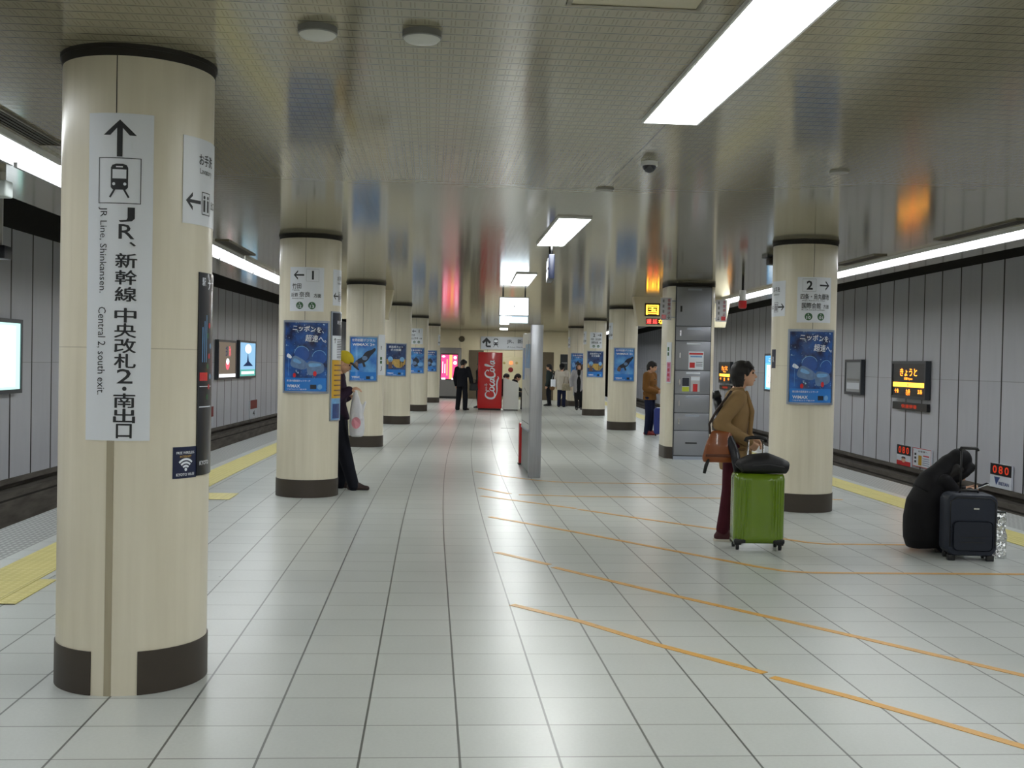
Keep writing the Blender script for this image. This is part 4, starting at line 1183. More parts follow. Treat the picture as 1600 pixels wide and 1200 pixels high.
MB().tube([(0, 0, 0), (0, 0, -.34)], .012).build('stem', BLACK, t)
MB().ell((0, 0, -.41), (.075, .075, .085)).build('globe', glow('lamp_globe', (1., .97, .9), 3.), t)

# ------------------------------------------------------------------ queue lines taped on the floor
m, b, n = base('floor_tape', .38, .5)
tt = n.nt.nodes.new('ShaderNodeTexCoord')
w1 = n.noise(tt.outputs['Object'], 9., 6); w2 = n.noise(tt.outputs['Object'], 90., 3)
c = n.mix(w2, rgb(204, 148, 62), rgb(226, 176, 92))
c = n.mix(n.remap(n.math('ADD', n.math('MULTIPLY', w1, .6), n.math('MULTIPLY', w2, .4)), .56, .66, 0., .6), c, rgb(126, 106, 70))
n.link(c, b.inputs['Base Color'])
def tape(pts, label, w=.056):
    P_ = [Vector((x, y)) for x, y in pts]; vs = []; fs = []
    for i, p in enumerate(P_):
        d = (P_[min(i + 1, len(P_) - 1)] - P_[max(i - 1, 0)]).normalized(); q = Vector((-d.y, d.x)) * w / 2
        for z in (.0004, .0026):
            a, b2 = p + q, p - q
            vs += [(a.x, a.y, z), (b2.x, b2.y, z)]
    for i in range(len(P_) - 1):
        o = i * 4; u = o + 4
        fs += [(o + 2, u + 2, u + 3, o + 3), (o, o + 2, u + 2, u), (o + 1, u + 1, u + 3, o + 3)]
    fs += [(0, 1, 3, 2), (len(vs) - 4, len(vs) - 3, len(vs) - 1, len(vs) - 2)]
    o = MB().add(vs, fs).build('floor_tape', MATS['floor_tape'])
    tag(o, label, 'floor tape', 'orange queue lines taped on the floor')
tape([(.562, 7.317), (.95, 6.85), (1.30, 6.30), (1.763, 5.695)], 'nearest orange floor tape, upper piece starting left of the middle')
tape([(1.779, 5.62), (2.049, 5.29), (2.3, 4.93), (2.75, 4.25), (3.4, 3.3)], 'nearest orange floor tape, worn lower piece running out at the bottom right')
tape([(.574, 9.35), (.964, 8.79)], 'short pale start piece of the second orange floor tape')
tape([(.985, 8.68), (1.514, 7.90), (2.12, 7.07), (2.56, 6.47), (3.129, 5.66), (3.7, 4.85)], 'long diagonal piece of the second orange floor tape')
tape([(.635, 11.5), (1.403, 10.5), (2.209, 9.36), (2.64, 8.75), (2.80, 8.58), (3.0, 8.52), (4.9, 8.52)], 'third orange floor tape, bending past the wheels of the green suitcase')
tape([(.642, 14.15), (.988, 13.55)], 'short start piece of the fourth floor tape beside the steel board')
tape([(1.09, 13.48), (1.777, 13.38), (3.536, 13.36), (5.05, 13.36)], 'straight piece of the fourth floor tape, running behind the right pillar')
tape([(.628, 13.30), (1.10, 12.8), (1.622, 12.24)], 'start piece of the fifth floor tape')
tape([(1.644, 12.17), (2.199, 11.50), (2.871, 10.73), (3.302, 10.22), (3.46, 10.02), (3.62, 9.93), (5.0, 9.93)], 'fifth orange floor tape, passing behind the green suitcase to the crouching person')
tape([(.678, 16.27), (1.1, 15.6), (1.45, 15.18), (1.7, 15.0), (2.0, 14.92), (4.1, 14.92)], 'farthest orange floor tape, passing the foot of the steel board')

# ------------------------------------------------------------------ people
# Each person stands in a frame of its own: x forward, y to the person's left, z up.
def V3(*a): return Vector(a)
def cap_geo(p0, p1, r0, r1, n=14, rings=5):
    p0, p1 = Vector(p0), Vector(p1); d = p1 - p0; L = d.length
    t = d / L if L > 1e-6 else Vector((0, 0, 1)); u = t.orthogonal().normalized(); w = t.cross(u)
    vs = []; fs = []
    prof = [(-cos(pi / 2 * k / rings) * r0, sin(pi / 2 * k / rings) * r0, 0) for k in range(rings + 1)] + [(sin(pi / 2 * k / rings) * r1, cos(pi / 2 * k / rings) * r1, 1) for k in range(rings + 1)]
    for h, r, e in prof:
        c = (p1 if e else p0) + t * h
        for k in range(n):
            a = 2 * pi * k / n; vs.append(c + (u * cos(a) + w * sin(a)) * max(r, 1e-4))
    for i in range(len(prof) - 1):
        for k in range(n): fs.append((i * n + k, i * n + (k + 1) % n, (i + 1) * n + (k + 1) % n, (i + 1) * n + k))
    fs.append(tuple(reversed(range(n)))); fs.append(tuple(range((len(prof) - 1) * n, len(prof) * n)))
    return vs, fs
def loft_geo(secs, side=(0, 1, 0), n=28):
    """secs: (centre, half width, half depth) from one end to the other; closed solid"""
    s0 = Vector(side).normalized(); vs = []; fs = []; C = [Vector(q[0]) for q in secs]
    for i, (c, w, d) in enumerate(secs):
        t = (C[min(i + 1, len(C) - 1)] - C[max(i - 1, 0)]).normalized()
        sd = (s0 - t * s0.dot(t)).normalized(); dp = sd.cross(t)
        for k in range(n):
            a = 2 * pi * k / n
            vs.append(Vector(c) + sd * w * cos(a) + dp * d * sin(a))
    for i in range(len(secs) - 1):
        for k in range(n): fs.append((i * n + k, i * n + (k + 1) % n, (i + 1) * n + (k + 1) % n, (i + 1) * n + k))
    fs.append(tuple(reversed(range(n)))); fs.append(tuple(range((len(secs) - 1) * n, len(secs) * n)))
    return vs, fs
class Blob:
    """solid pieces that are fused into one continuous surface"""
    def __init__(s): s.mb = MB()
    def cap(s, p0, p1, r0, r1=None): s.mb.add(*cap_geo(p0, p1, r0, r1 if r1 is not None else r0)); return s
    def chain(s, pts, rs):
        for a, b2, ra, rb in zip(pts[:-1], pts[1:], rs[:-1], rs[1:]): s.cap(a, b2, ra, rb)
        return s
    def ell(s, c, r, rot=None): s.mb.ell(c, r, 20, 14, 0, rot); return s
    def loft(s, secs, side=(0, 1, 0)): s.mb.add(*loft_geo(secs, side)); return s
    def fuse(s, name, m, parent, vox=.012, smooth=4):
        bm = bmesh.new()
        me = bpy.data.meshes.new('tmp'); me.from_pydata(s.mb.v, [], s.mb.f); bm.from_mesh(me)
        bmesh.ops.recalc_face_normals(bm, faces=bm.faces[:]); bm.to_mesh(me); bm.free()
        o = bpy.data.objects.new('tmp', me); COL.objects.link(o)
        md = o.modifiers.new('r', 'REMESH'); md.mode = 'VOXEL'; md.voxel_size = vox
        if smooth:
            ms = o.modifiers.new('s', 'SMOOTH'); ms.iterations = smooth; ms.factor = .5
        dg = bpy.context.evaluated_depsgraph_get(); dg.update()
        out = bpy.data.meshes.new_from_object(o.evaluated_get(dg))
        out.name = name
        bpy.data.objects.remove(o); bpy.data.meshes.remove(me)
        out.materials.clear(); out.materials.append(m)
        out.polygons.foreach_set('use_smooth', [True] * len(out.polygons))
        r = bpy.data.objects.new(name, out); COL.objects.link(r); r.parent = parent
        return r
def cloth(name, col, noise=.12, rough=.85, nscale=9, bump=.35, bscale=120.):
    return mat(name, col, rough, 0, noise, nscale, bump, bscale, .25)
SKIN = mat('skin', rgb(214, 168, 138), .5, 0, .06, 14)
LIPS = mat('lips', rgb(176, 106, 96), .5)
EYEM = mat('eye_dark', rgb(28, 22, 20), .25)
SOCK = cloth('sock_dark', rgb(28, 26, 30))
HAIR = mat('hair_black', rgb(24, 20, 19), .6, 0, .35, 60, .6, 90., stretch=(1, 1, .25))
HAIRB = mat('hair_brown', rgb(58, 40, 32), .45, 0, .35, 60, .6, 90., stretch=(1, 1, .25))

def standing(h, male=False):
    sw = .118 if male else .105
    J = dict(pelvis=V3(0, 0, .53), waist=V3(.0, 0, .61), chest=V3(.0, 0, .73), neck=V3(-.004, 0, .825), head=V3(.014, 0, .925),
             shL=V3(-.002, sw, .805), shR=V3(-.002, -sw, .805), elL=V3(-.02, sw + .035, .63), elR=V3(-.02, -sw - .035, .63), wrL=V3(.035, sw + .035, .485), wrR=V3(.035, -sw - .035, .485),
             hiL=V3(0, .052, .52), hiR=V3(0, -.052, .52), knL=V3(.012, .056, .28), knR=V3(.012, -.056, .28), anL=V3(-.012, .058, .048), anR=V3(-.012, -.058, .048), toL=V3(.085, .066, .016), toR=V3(.085, -.066, .016))
    return {k: v * h for k, v in J.items()}
def hand(B, w, d, nrm, side, curl=25, sc=1.):
    """palm, four unequal fingers and a thumb; d = pointing direction, nrm = way the palm faces, side = +1/-1 thumb side"""
    d = Vector(d).normalized(); nrm = Vector(nrm); nrm = (nrm - d * nrm.dot(d)).normalized(); t = d.cross(nrm) * side
    w = Vector(w)
    for i, (o, L) in enumerate(((.030, .068), (.010, .077), (-.011, .072), (-.030, .056))):
        b0 = w + d * (.082 - .004 * abs(i - 1.2)) * sc + t * o * sc
        B.cap(w + d * .012 * sc + t * o * .6 * sc, b0, .0135 * sc, .0115 * sc)
        p = b0; ax = t * -1
        ang = 0
        for seg, r in ((.45, .0092), (.32, .0083), (.23, .0075)):
            ang += radians(curl * (1 + .12 * i))
            q = p + (d * cos(ang) + nrm * sin(ang)) * L * seg * sc
            B.cap(p, q, r * sc, r * .94 * sc); p = q
    p = w + d * .022 * sc + t * .024 * sc
    q = p + (d * .62 + t * .62 + nrm * .35).normalized() * .042 * sc
    r_ = q + (d * .85 + t * .15 + nrm * .5).normalized() * .032 * sc
    B.cap(p, q, .0125 * sc, .0108 * sc).cap(q, r_, .0105 * sc, .0085 * sc)
def head_rot(pitch, yaw, roll=0):
    return Matrix.Rotation(radians(yaw), 3, 'Z') @ Matrix.Rotation(radians(pitch), 3, 'Y') @ Matrix.Rotation(radians(roll), 3, 'X')
def person(label, loc, face, h, J=None, male=False, body_vox=.012, cloth_vox=.014, top=None, bottom=None, shoes=None, hair=None, hands=None, pitch=0, yaw=0, group=None, hairm=None, extra=None, girth=1.):
    t = thing('person', label, 'person', loc, radians(face), group)
    Jd = standing(h, male); Jd.update(J or {}); J = Jd
    g = h * girth
    # ---- body, one continuous surface
    B = Blob(); Rh = head_rot(pitch, yaw); hc = J['head']
    def HP(x, y, z): return hc + Rh @ V3(x * h, y * h, z * h)
    B.ell(HP(-.004, 0, .014), (.058 * h, .047 * h, .056 * h), Rh)
    B.ell(HP(.014, 0, -.026), (.044 * h, .038 * h, .040 * h), Rh)
    B.ell(HP(.034, 0, -.053), (.016 * h, .019 * h, .013 * h), Rh)
    B.cap(HP(.052, 0, .006), HP(.064, 0, -.016), .006 * h, .0085 * h)
    B.ell(HP(.051, 0, .018), (.012 * h, .036 * h, .007 * h), Rh)
    B.ell(HP(.050, 0, -.035), (.009 * h, .016 * h, .006 * h), Rh)
    for s_ in (1, -1): B.ell(HP(-.006, s_ * .047, -.008), (.014 * h, .006 * h, .02 * h), Rh)
    B.chain([J['neck'] + V3(-.01, 0, -.02) * h, HP(-.012, 0, -.035)], [.036 * h, .031 * h])
    B.loft([(J['pelvis'] - V3(0, 0, .03 * h), .075 * g, .055 * g), (J['pelvis'], .09 * g, .062 * g), (J['waist'], .075 * g, .053 * g), (J['chest'], .092 * g, .062 * g), (J['neck'] - (J['neck'] - J['chest']) * .22, .07 * g, .042 * g), (J['neck'], .03 * g, .03 * g)])
    for s_ in 'LR':
        B.chain([J['sh' + s_], J['el' + s_], J['wr' + s_]], [.03 * h, .024 * h, .0155 * h])
        B.chain([J['hi' + s_], J['kn' + s_], J['an' + s_]], [.046 * h, .032 * h, .02 * h])
        B.cap(J['an' + s_], J['to' + s_], .016 * h, .010 * h)
        d, nn, sd, cu = (hands or {}).get(s_, ((.15, 0, -1), (0, -1 if s_ == 'L' else 1, 0), 1 if s_ == 'L' else -1, 16))
        hand(B, J['wr' + s_], d, nn, sd, cu, h / 1.68)
    B.fuse('body', SKIN, t, body_vox, 2 if body_vox < .008 else 1)
    for s_ in (1, -1):
        MB().ell(HP(.0475, s_ * .0195, .006), (.006 * h, .0105 * h, .0048 * h), 12, 8, 0, Rh).build('eye', EYEM, t)
        MB().ell(HP(.052, s_ * .02, .024), (.004 * h, .015 * h, .003 * h), 12, 8, 0, Rh).build('eyebrow', hairm or HAIR, t)
    MB().ell(HP(.0565, 0, -.035), (.0045 * h, .0125 * h, .004 * h), 12, 8, 0, Rh).build('lips', LIPS, t)
    # ---- hair
    hm = hairm or HAIR
    if hair:
        Hb = Blob()
        Hb.ell(HP(-.012, 0, .022), (.062 * h, .055 * h, .058 * h), Rh)
        Hb.ell(HP(-.028, 0, -.004), (.05 * h, .054 * h, .055 * h), Rh)
        if hair in ('short', 'bob', 'long', 'shag'):
            for k in range(-3, 4):
                Hb.cap(HP(.026 - .002 * abs(k), k * .011, .062), HP(.055 - .0035 * abs(k), k * .0145, .034), .014 * h, .006 * h)
        if hair in ('short', 'shag'):
            for s_ in (1, -1): Hb.cap(HP(.012, s_ * .05, .03), HP(.016, s_ * .051, -.004), .011 * h, .006 * h)
            Hb.cap(HP(-.045, 0, -.02), HP(-.046, 0, -.055), .03 * h, .018 * h)
        if hair == 'shag':
            for k in range(9):
                a = radians(100 + k * 20); Hb.cap(HP(.044 * cos(a) - .01, .05 * sin(a), -.01), HP(.05 * cos(a) - .008, .054 * sin(a), -.062), .016 * h, .007 * h)
        if hair in ('bob', 'long'):
            zb = -.07 if hair == 'bob' else -.13
            for k in range(11):
                a = radians(70 + k * 22); Hb.cap(HP(.05 * cos(a) - .01, .053 * sin(a), .0), HP(.052 * cos(a) - .008, .055 * sin(a), zb), .017 * h, .011 * h)
        Hb.fuse('hair', hm, t, .009 if body_vox < .009 else .013, 2)
    # ---- trousers
    if bottom:
        T = Blob(); m, rt, ra = bottom['mat'], bottom.get('thigh', .058), bottom.get('hem', .034)
        T.loft([(J['hiL'] * .5 + J['hiR'] * .5 - V3(0, 0, .02 * h), .088 * g, .066 * g), (J['pelvis'] + V3(0, 0, .02) * h, .094 * g, .068 * g), (J['waist'], .082 * g, .06 * g)])
        for s_ in 'LR':
            an = J['an' + s_] + (J['kn' + s_] - J['an' + s_]).normalized() * bottom.get('up', -.012) * h
            T.chain([J['hi' + s_], J['hi' + s_] * .5 + J['kn' + s_] * .5, J['kn' + s_], an * .6 + J['kn' + s_] * .4, an], [rt * g, rt * .9 * g, (rt * .55 + ra * .45) * g, ra * 1.06 * g, ra * g])
        T.fuse('trousers', m, t, cloth_vox, 3)
    # ---- socks
        for s_ in 'LR':
            up = (J['kn' + s_] - J['an' + s_]).normalized()
            SK = Blob().cap(J['an' + s_] - up * .01 * h, J['an' + s_] + up * .05 * h, .0245 * h, .026 * h)
            SK.fuse('sock', SOCK, t, .012, 1)
    # ---- shoes
    if shoes:
        for s_ in 'LR':
            S_ = Blob(); a, q = J['an' + s_], J['to' + s_]
            dz = V3(0, 0, 1); f = (q - a); f = V3(f.x, f.y, 0).normalized()
            base_ = V3(a.x, a.y, q.z)
            S_.cap(base_ - f * .02 * h + dz * .008 * h, q + f * .012 * h + dz * .002 * h, .025 * h, .019 * h)
            S_.cap(base_ - f * .012 * h + dz * .01 * h, a + dz * .018 * h, .027 * h, .026 * h)
            S_.cap(a + dz * .006 * h, q - f * .01 * h + dz * .004 * h, .025 * h, .019 * h)
            o = S_.fuse('shoe', shoes, t, .009, 2)
            for v in o.data.vertices:
                if v.co.z < q.z - .013 * h: v.co.z = q.z - .013 * h
    # ---- upper clothing
    if top:
        m = top['mat']; th = top.get('thick', 1.); hem = top.get('hem', .47) * h; K = Blob()
        if top.get('secs'): K.loft(top['secs'])
        else:
            fl = top.get('flare', .1)
            px = J['pelvis']
            K.loft([(V3(px.x + top.get('hx', 0) * h, px.y, hem), fl * g, (fl - .022) * g), (V3(px.x, px.y, (hem + px.z) / 2), (fl * .45 + .055) * g, (fl * .35 + .05) * g), (px, .1 * g * th, .076 * g * th), (J['waist'], .093 * g * th, .07 * g * th), (J['chest'], .108 * g * th, .078 * g * th), (J['neck'] - (J['neck'] - J['chest']) * .25, .088 * g, .056 * g), (J['neck'] + V3(-.005, 0, .008) * h, .043 * g, .043 * g)])
        for s_ in 'LR':
            wr = J['wr' + s_]; el = J['el' + s_]; e2 = wr + (el - wr).normalized() * .012 * h
            K.chain([J['sh' + s_], J['sh' + s_] * .5 + el * .5, el, e2], [.048 * g * th, .043 * g * th, .038 * g * th, .031 * g * th])
        K.fuse(top.get('name', 'coat'), m, t, cloth_vox, 4)
    if extra: extra(t, J, h, HP, Rh)
    return t

# ---- woman in the tan coat with the green suitcase
TAN = cloth('wool_tan', rgb(150, 122, 84)); TAND = cloth('wool_tan_dark', rgb(118, 92, 62))
BURG = cloth('cord_burgundy', rgb(72, 24, 36), .2); MAR = mat('canvas_maroon', rgb(70, 28, 34), .7, 0, .15)
SOLE = mat('rubber_pale', rgb(196, 190, 178), .6)
h = 1.66
J = {k: v for k, v in standing(h).items()}
J.update(pelvis=V3(.03, 0, .88), waist=V3(.045, 0, 1.02), chest=V3(.065, 0, 1.19), neck=V3(.075, 0, 1.365), head=V3(.135, 0, 1.525),
         shL=V3(.075, .165, 1.31), shR=V3(.055, -.165, 1.31), elR=V3(-.125, -.245, 1.075), wrR=V3(.165, -.18, .915), elL=V3(.02, .22, 1.06), wrL=V3(.235, .09, .93),
         hiL=V3(.03, .085, .87), hiR=V3(.03, -.085, .87), knL=V3(.075, .1, .47), knR=V3(.015, -.09, .47), anL=V3(.05, .11, .08), anR=V3(-.05, -.09, .08), toL=V3(.2, .125, .027), toR=V3(.1, -.1, .027))
def woman_extra(t, J, h, HP, Rh):
    # wide collar, lapels, front edge, inner top, cuffs
    C = Blob()
    for k in range(-5, 6):
        a = radians(180 + k * 24); p = J['neck'] + V3(.012, 0, .0)
        C.cap(p + V3(.055 * cos(a), .06 * sin(a), .028), p + V3(.085 * cos(a) + .01, .105 * sin(a), -.03), .014, .012)
    C.fuse('collar', TAN, t, .009, 2)
    L_ = Blob()
    for s_ in (1, -1): L_.chain([J['neck'] + V3(.075, s_ * .07, -.0), J['chest'] + V3(.135, s_ * .085, .0), J['waist'] + V3(.145, s_ * .08, .0), J['pelvis'] + V3(.16, s_ * .085, -.14)], [.016, .024, .02, .018])
    L_.fuse('lapel', TAN, t, .009, 2)
    I_ = Blob(); I_.loft([(J['waist'] + V3(.03, 0, -.1), .09, .11), (J['waist'] + V3(.03, 0, .02), .085, .108), (J['chest'] + V3(.03, 0, .0), .085, .108), (J['neck'] + V3(.03, 0, -.08), .06, .06)])
    I_.fuse('inner_top', cloth('knit_brown', rgb(92, 70, 58)), t, .012, 2)
    P_ = Blob()
    P_.cap(J['pelvis'] + V3(.02, -.175, -.03), J['pelvis'] + V3(.09, -.172, -.03), .012); P_.fuse('pocket_flap', TAND, t, .008, 1)
    for s_ in 'LR':
        o = MB()
        a, q = J['an' + s_], J['to' + s_]
        f = V3(q.x - a.x, q.y - a.y, 0).normalized(); sd = V3(-f.y, f.x, 0); pts = []
        for k in range(20):
            an = 2 * pi * k / 20; pts.append(V3(a.x, a.y, 0) + f * (.045 + .125 * cos(an)) + sd * .048 * sin(an))
        extrude(o, [(p.x, p.y) for p in pts], .0, .022); autosmooth(o.build('sole', SOLE, t))
woman = person('woman in a tan wool coat standing behind a green suitcase and looking right', (2.74, 10.15, 0), -4, h, J, False, .0065, .011,
       top=dict(mat=TAN, name='coat', secs=[(V3(.07, 0, .66), .17, .135), (V3(.06, 0, .75), .168, .138), (V3(.045, 0, .88), .162, .138), (V3(.045, 0, 1.02), .15, .128), (V3(.065, 0, 1.19), .172, .136), (V3(.07, 0, 1.31), .145, .098), (V3(.07, 0, 1.375), .075, .075)]),
       bottom=dict(mat=BURG, thigh=.054, hem=.036, up=.016), shoes=MAR, hair='shag', hands={'R': ((.55, .12, -.5), (.2, .9, .2), -1, 42), 'L': ((.9, -.1, -.35), (0, -.4, -.9), 1, 30)}, pitch=-4, yaw=-6, extra=woman_extra)

# her handbag, tube case
BRN = mat('leather_brown', rgb(140, 74, 30), .38, 0, .25, 7, .2, 60., coat=.35)
t = thing('handbag', 'glossy brown leather shoulder bag at the back of the woman in the tan coat', 'bag', (2.605, 9.90, .735), radians(-8))
B = Blob(); B.loft([(V3(-.01, 0, 0), .14, .045), (V3(-.01, 0, .03), .15, .06), (V3(0, 0, .15), .13, .055), (V3(.01, 0, .26), .095, .03), (V3(.01, 0, .285), .085, .018)], (1, 0, 0))
B.fuse('body', BRN, t, .009, 3)
MB().box(-.135, .11, -.066, -.05, .05, .075, bev=.006).build('flap_seam', mat('leather_dark', rgb(92, 46, 22), .45), t)
MB().tube([(-.09, 0, .25), (-.1, .01, .34), (-.03, .04, .47), (.04, .06, .56), (.1, .08, .64)], .011).build('strap', mat('strap_dark', rgb(46, 30, 24), .5), t)
MB().tube([(-.10, -.03, .03), (-.125, -.035, -.03), (-.14, -.035, -.1)], [.014, .017, .014]).build('strap_end', BLACK, t)
t = thing('tube_case', 'long black shoulder case slung behind the elbow of the woman in the tan coat', 'case', (2.715, 9.80, .64), 0)
ax = [(.03, -.04, 0), (.0, .03, .2), (-.075, .19, .45), (-.115, .24, .68)]
MB().tube(ax, [.040, .042, .042, .038], 16).build('case', mat('nylon_black', rgb(26, 27, 34), .4, 0, .1), t)
MB().tube([(.038, -.076, .04), (.015, -.01, .19), (-.05, .14, .42)], .006).build('edge_line', mat('highlight_grey', rgb(128, 130, 140), .35), t)  # grey highlight along the case, put in as a coloured strip
MB().tube([(-.113, .238, .67), (-.125, .248, .73)], [.044, .03], 16).build('lid', BLACK, t)

# green suitcase
GRN = mat('shell_lime', rgb(104, 134, 24), .2, 0, .05, 8, coat=.5)
t = thing('suitcase', 'lime green ribbed hard shell suitcase on wheels with a black bag on top', 'suitcase', (2.885, 9.66, 0), radians(-4))
def shell(w, d, z0, z1, r, ribs, amp):
    """rounded hard shell with wavy upright ribs on its broad faces"""
    mb = MB(); nx = 120; nz = 22; vs = []; fs = []
    rows = [(z0, .82), (z0 + .015, .93), (z0 + .04, 1.)] + [(z0 + .04 + (z1 - z0 - .08) * k / nz, 1.) for k in range(1, nz)] + [(z1 - .04, 1.), (z1 - .015, .93), (z1, .82)]
    for z, sc in rows:
        for k in range(nx):
            a = 2 * pi * k / nx; ca, sa = cos(a), sin(a)
            p = 5.; x = w / 2 * math.copysign(abs(ca) ** (2 / p), ca); y = d / 2 * math.copysign(abs(sa) ** (2 / p), sa)
            fall = max(0., 1 - (abs(x) / (w * .49)) ** 8)
            ph = x / w * 2 * pi * ribs + .9 * sin(4.5 * (z - z0))
            y += math.copysign(amp * fall * cos(ph) * (1 if sc == 1 else 0), y)
            xs = x - (1 - sc) * math.copysign(w * .16, x) * (abs(x) / (w / 2)) ; ys = y * sc
            vs.append((xs, ys, z))
    m_ = len(rows)
    for i in range(m_ - 1):
        for k in range(nx): fs.append((i * nx + k, i * nx + (k + 1) % nx, (i + 1) * nx + (k + 1) % nx, (i + 1) * nx + k))
    fs.append(tuple(reversed(range(nx)))); fs.append(tuple(range((m_ - 1) * nx, m_ * nx)))
    mb.add(vs, fs, 0, None, True); return mb
autosmooth(shell(.445, .25, .06, .665, .05, 9, .010).build('shell', GRN, t), 50)
MB().box(-.224, .224, -.006, .006, .1, .63).build('zip', BLACK, t)
for x in (-.185, .185):
    for y in (-.085, .085):
        c = MB().box(x - .03, x + .03, y - .03, y + .03, .045, .085, bev=.008).build('caster', BLACK, t)
        w = MB().tube([(x - .012, y, .027), (x + .012, y, .027)], .027, 18).build('wheel', BLACK, c)
for s_ in (-1, 1):
    MB().box(s_ * .17 - .05, s_ * .17 + .05, -.128, -.10, .062, .10, bev=.01).build('corner_guard', BLACK, t)
MB().box(.222, .235, -.03, .03, .33, .46, bev=.004).build('side_handle', BLACK, t)
for x in (-.075, .06): MB().tube([(x, .085, .6), (x, .085, .945)], .0095).build('pole', CHROME, t)
MB().tube([(-.1, .085, .935), (-.09, .085, .962), (-.04, .085, .972), (.03, .085, .972), (.075, .085, .962), (.085, .085, .935)], .0155, 12).build('handle', BLACK, t)
t = thing('soft_bag', 'soft rounded black bag lying on top of the green suitcase', 'bag', (2.915, 9.62, .66), radians(-4))
B = Blob(); B.loft([(V3(-.215, 0, .05), .05, .05), (V3(-.2, 0, .065), .10, .062), (V3(-.1, 0, .09), .12, .085), (V3(.03, 0, .098), .12, .093), (V3(.15, 0, .075), .11, .07), (V3(.215, 0, .06), .08, .055)])
B.fuse('body', mat('bag_black', rgb(20, 20, 24), .55, 0, .2, 10, .25, 70.), t, .01, 4)
MB().tube([(-.19, -.085, .06), (-.1, -.118, .085), (.03, -.12, .095), (.15, -.108, .075), (.2, -.075, .06)], .004).build('zip', mat('zip_dark', rgb(52, 52, 56), .5), t)

# ---- crouching person in black
BLK = cloth('down_black', rgb(17, 16, 20), .25, .7, 6, .5, 22.); FUR = mat('hood_trim', rgb(34, 28, 28), .9, 0, .4, 40, .8, 120.)
h = 1.62
J = dict(pelvis=V3(-.06, 0, .27), waist=V3(-.07, 0, .42), chest=V3(.0, 0, .58), neck=V3(.1, 0, .69), head=V3(.21, 0, .735),
         shL=V3(.05, .16, .63), shR=V3(.05, -.16, .63), elL=V3(.2, .2, .45), elR=V3(.2, -.2, .45), wrL=V3(.30, .05, .545), wrR=V3(.30, -.06, .545),
         hiL=V3(-.05, .09, .26), hiR=V3(-.05, -.09, .26), knL=V3(.26, .13, .40), knR=V3(.26, -.13, .40), anL=V3(.08, .1, .08), anR=V3(.06, -.1, .08), toL=V3(.22, .11, .027), toR=V3(.2, -.11, .027))
def crouch_extra(t, J, h, HP, Rh):
    Hd = Blob()
    Hd.ell(HP(-.03, 0, .035), (.066 * h, .066 * h, .066 * h), Rh)
    Hd.loft([(J['waist'] + V3(-.02, 0, .1), .17, .1), (J['chest'] + V3(-.02, 0, .04), .16, .11), (J['neck'] + V3(-.04, 0, .01), .12, .09), (HP(-.055, 0, -.02), .105, .075), (HP(-.035, 0, .03), .1, .09)])
    for s_ in (1, -1): Hd.chain([HP(.03, s_ * .042, .055), HP(.035, s_ * .062, .01), HP(.03, s_ * .06, -.045), HP(.02, s_ * .045, -.08)], [.022 * h, .02 * h, .02 * h, .02 * h])
    Hd.fuse('hood', BLK, t, .011, 4)
    Hb = Blob()
    for s_ in (1, -1):
        for k in range(3): Hb.cap(HP(.05 - .008 * k, s_ * (.02 + .009 * k), .05), HP(.05 - .016 * k, s_ * (.036 + .008 * k), -.02 - .03 * k), .012 * h, .006 * h)
    Hb.fuse('fringe', HAIR, t, .009, 2)
person('person in a long black hooded coat crouching over a phone behind the navy suitcase', (4.46, 9.62, 0), -6, h, J, False, .007, .012,
       top=dict(mat=BLK, name='coat', secs=[(V3(-.05, 0, .05), .2, .17), (V3(-.06, 0, .12), .225, .185), (V3(-.06, 0, .2), .232, .19), (V3(-.06, 0, .3), .225, .19), (V3(-.065, 0, .42), .2, .165), (V3(.0, 0, .57), .19, .14), (V3(.06, 0, .66), .15, .1), (V3(.1, 0, .70), .08, .07)], thick=.86),
       bottom=dict(mat=cloth('denim_dark', rgb(26, 28, 40)), thigh=.07, hem=.04), shoes=mat('shoe_taupe', rgb(88, 78, 70), .6), hair='long', hands={'R': ((.75, .35, .1), (-.2, .8, .3), -1, 38), 'L': ((.75, -.35, .1), (-.2, -.8, .3), 1, 38)}, pitch=48, yaw=-8, extra=crouch_extra)
t = thing('phone', 'thin pale phone held in the hands of the crouching person', 'phone', (4.86, 9.555, .585), radians(-6))
o = MB().box(-.075, .075, -.035, .035, -.004, .004, bev=.003).build('case', mat('phone_pale', rgb(196, 198, 204), .3, .3), t); o.rotation_euler = (0, radians(-22), 0)
o = MB().box(-.068, .068, -.031, .031, .0041, .0048).build('screen', mat('phone_glass', rgb(30, 34, 44), .1), t); o.rotation_euler = (0, radians(-22), 0)
NAVY = mat('suitcase_navy', rgb(26, 33, 48), .6, 0, .15, 30, .3, 150.)
t = thing('suitcase', 'dark navy soft suitcase standing in front of the crouching person in black', 'suitcase', (4.575, 9.2, 0), radians(-8))
def case(mb, w, d, z0, z1, r):
    vs = []; pr = rrect(-w / 2, w / 2, z0, z1, r, 8); n_ = len(pr)
    for y, k in ((-d / 2, .94), (-d / 2 + .02, 1.), (d / 2 - .02, 1.), (d / 2, .94)):
        for x, z in pr: vs.append((x * k, y, (z - (z0 + z1) / 2) * (1 - (1 - k) * .7) + (z0 + z1) / 2))
    fs = []
    for i in range(3):
        for k in range(n_): fs.append((i * n_ + k, i * n_ + (k + 1) % n_, (i + 1) * n_ + (k + 1) % n_, (i + 1) * n_ + k))
    fs += [tuple(range(n_)), tuple(reversed(range(3 * n_, 4 * n_)))]
    return mb.add(vs, fs)
b_ = autosmooth(case(MB(), .41, .24, .045, .565, .07).build('body', NAVY, t), 35)
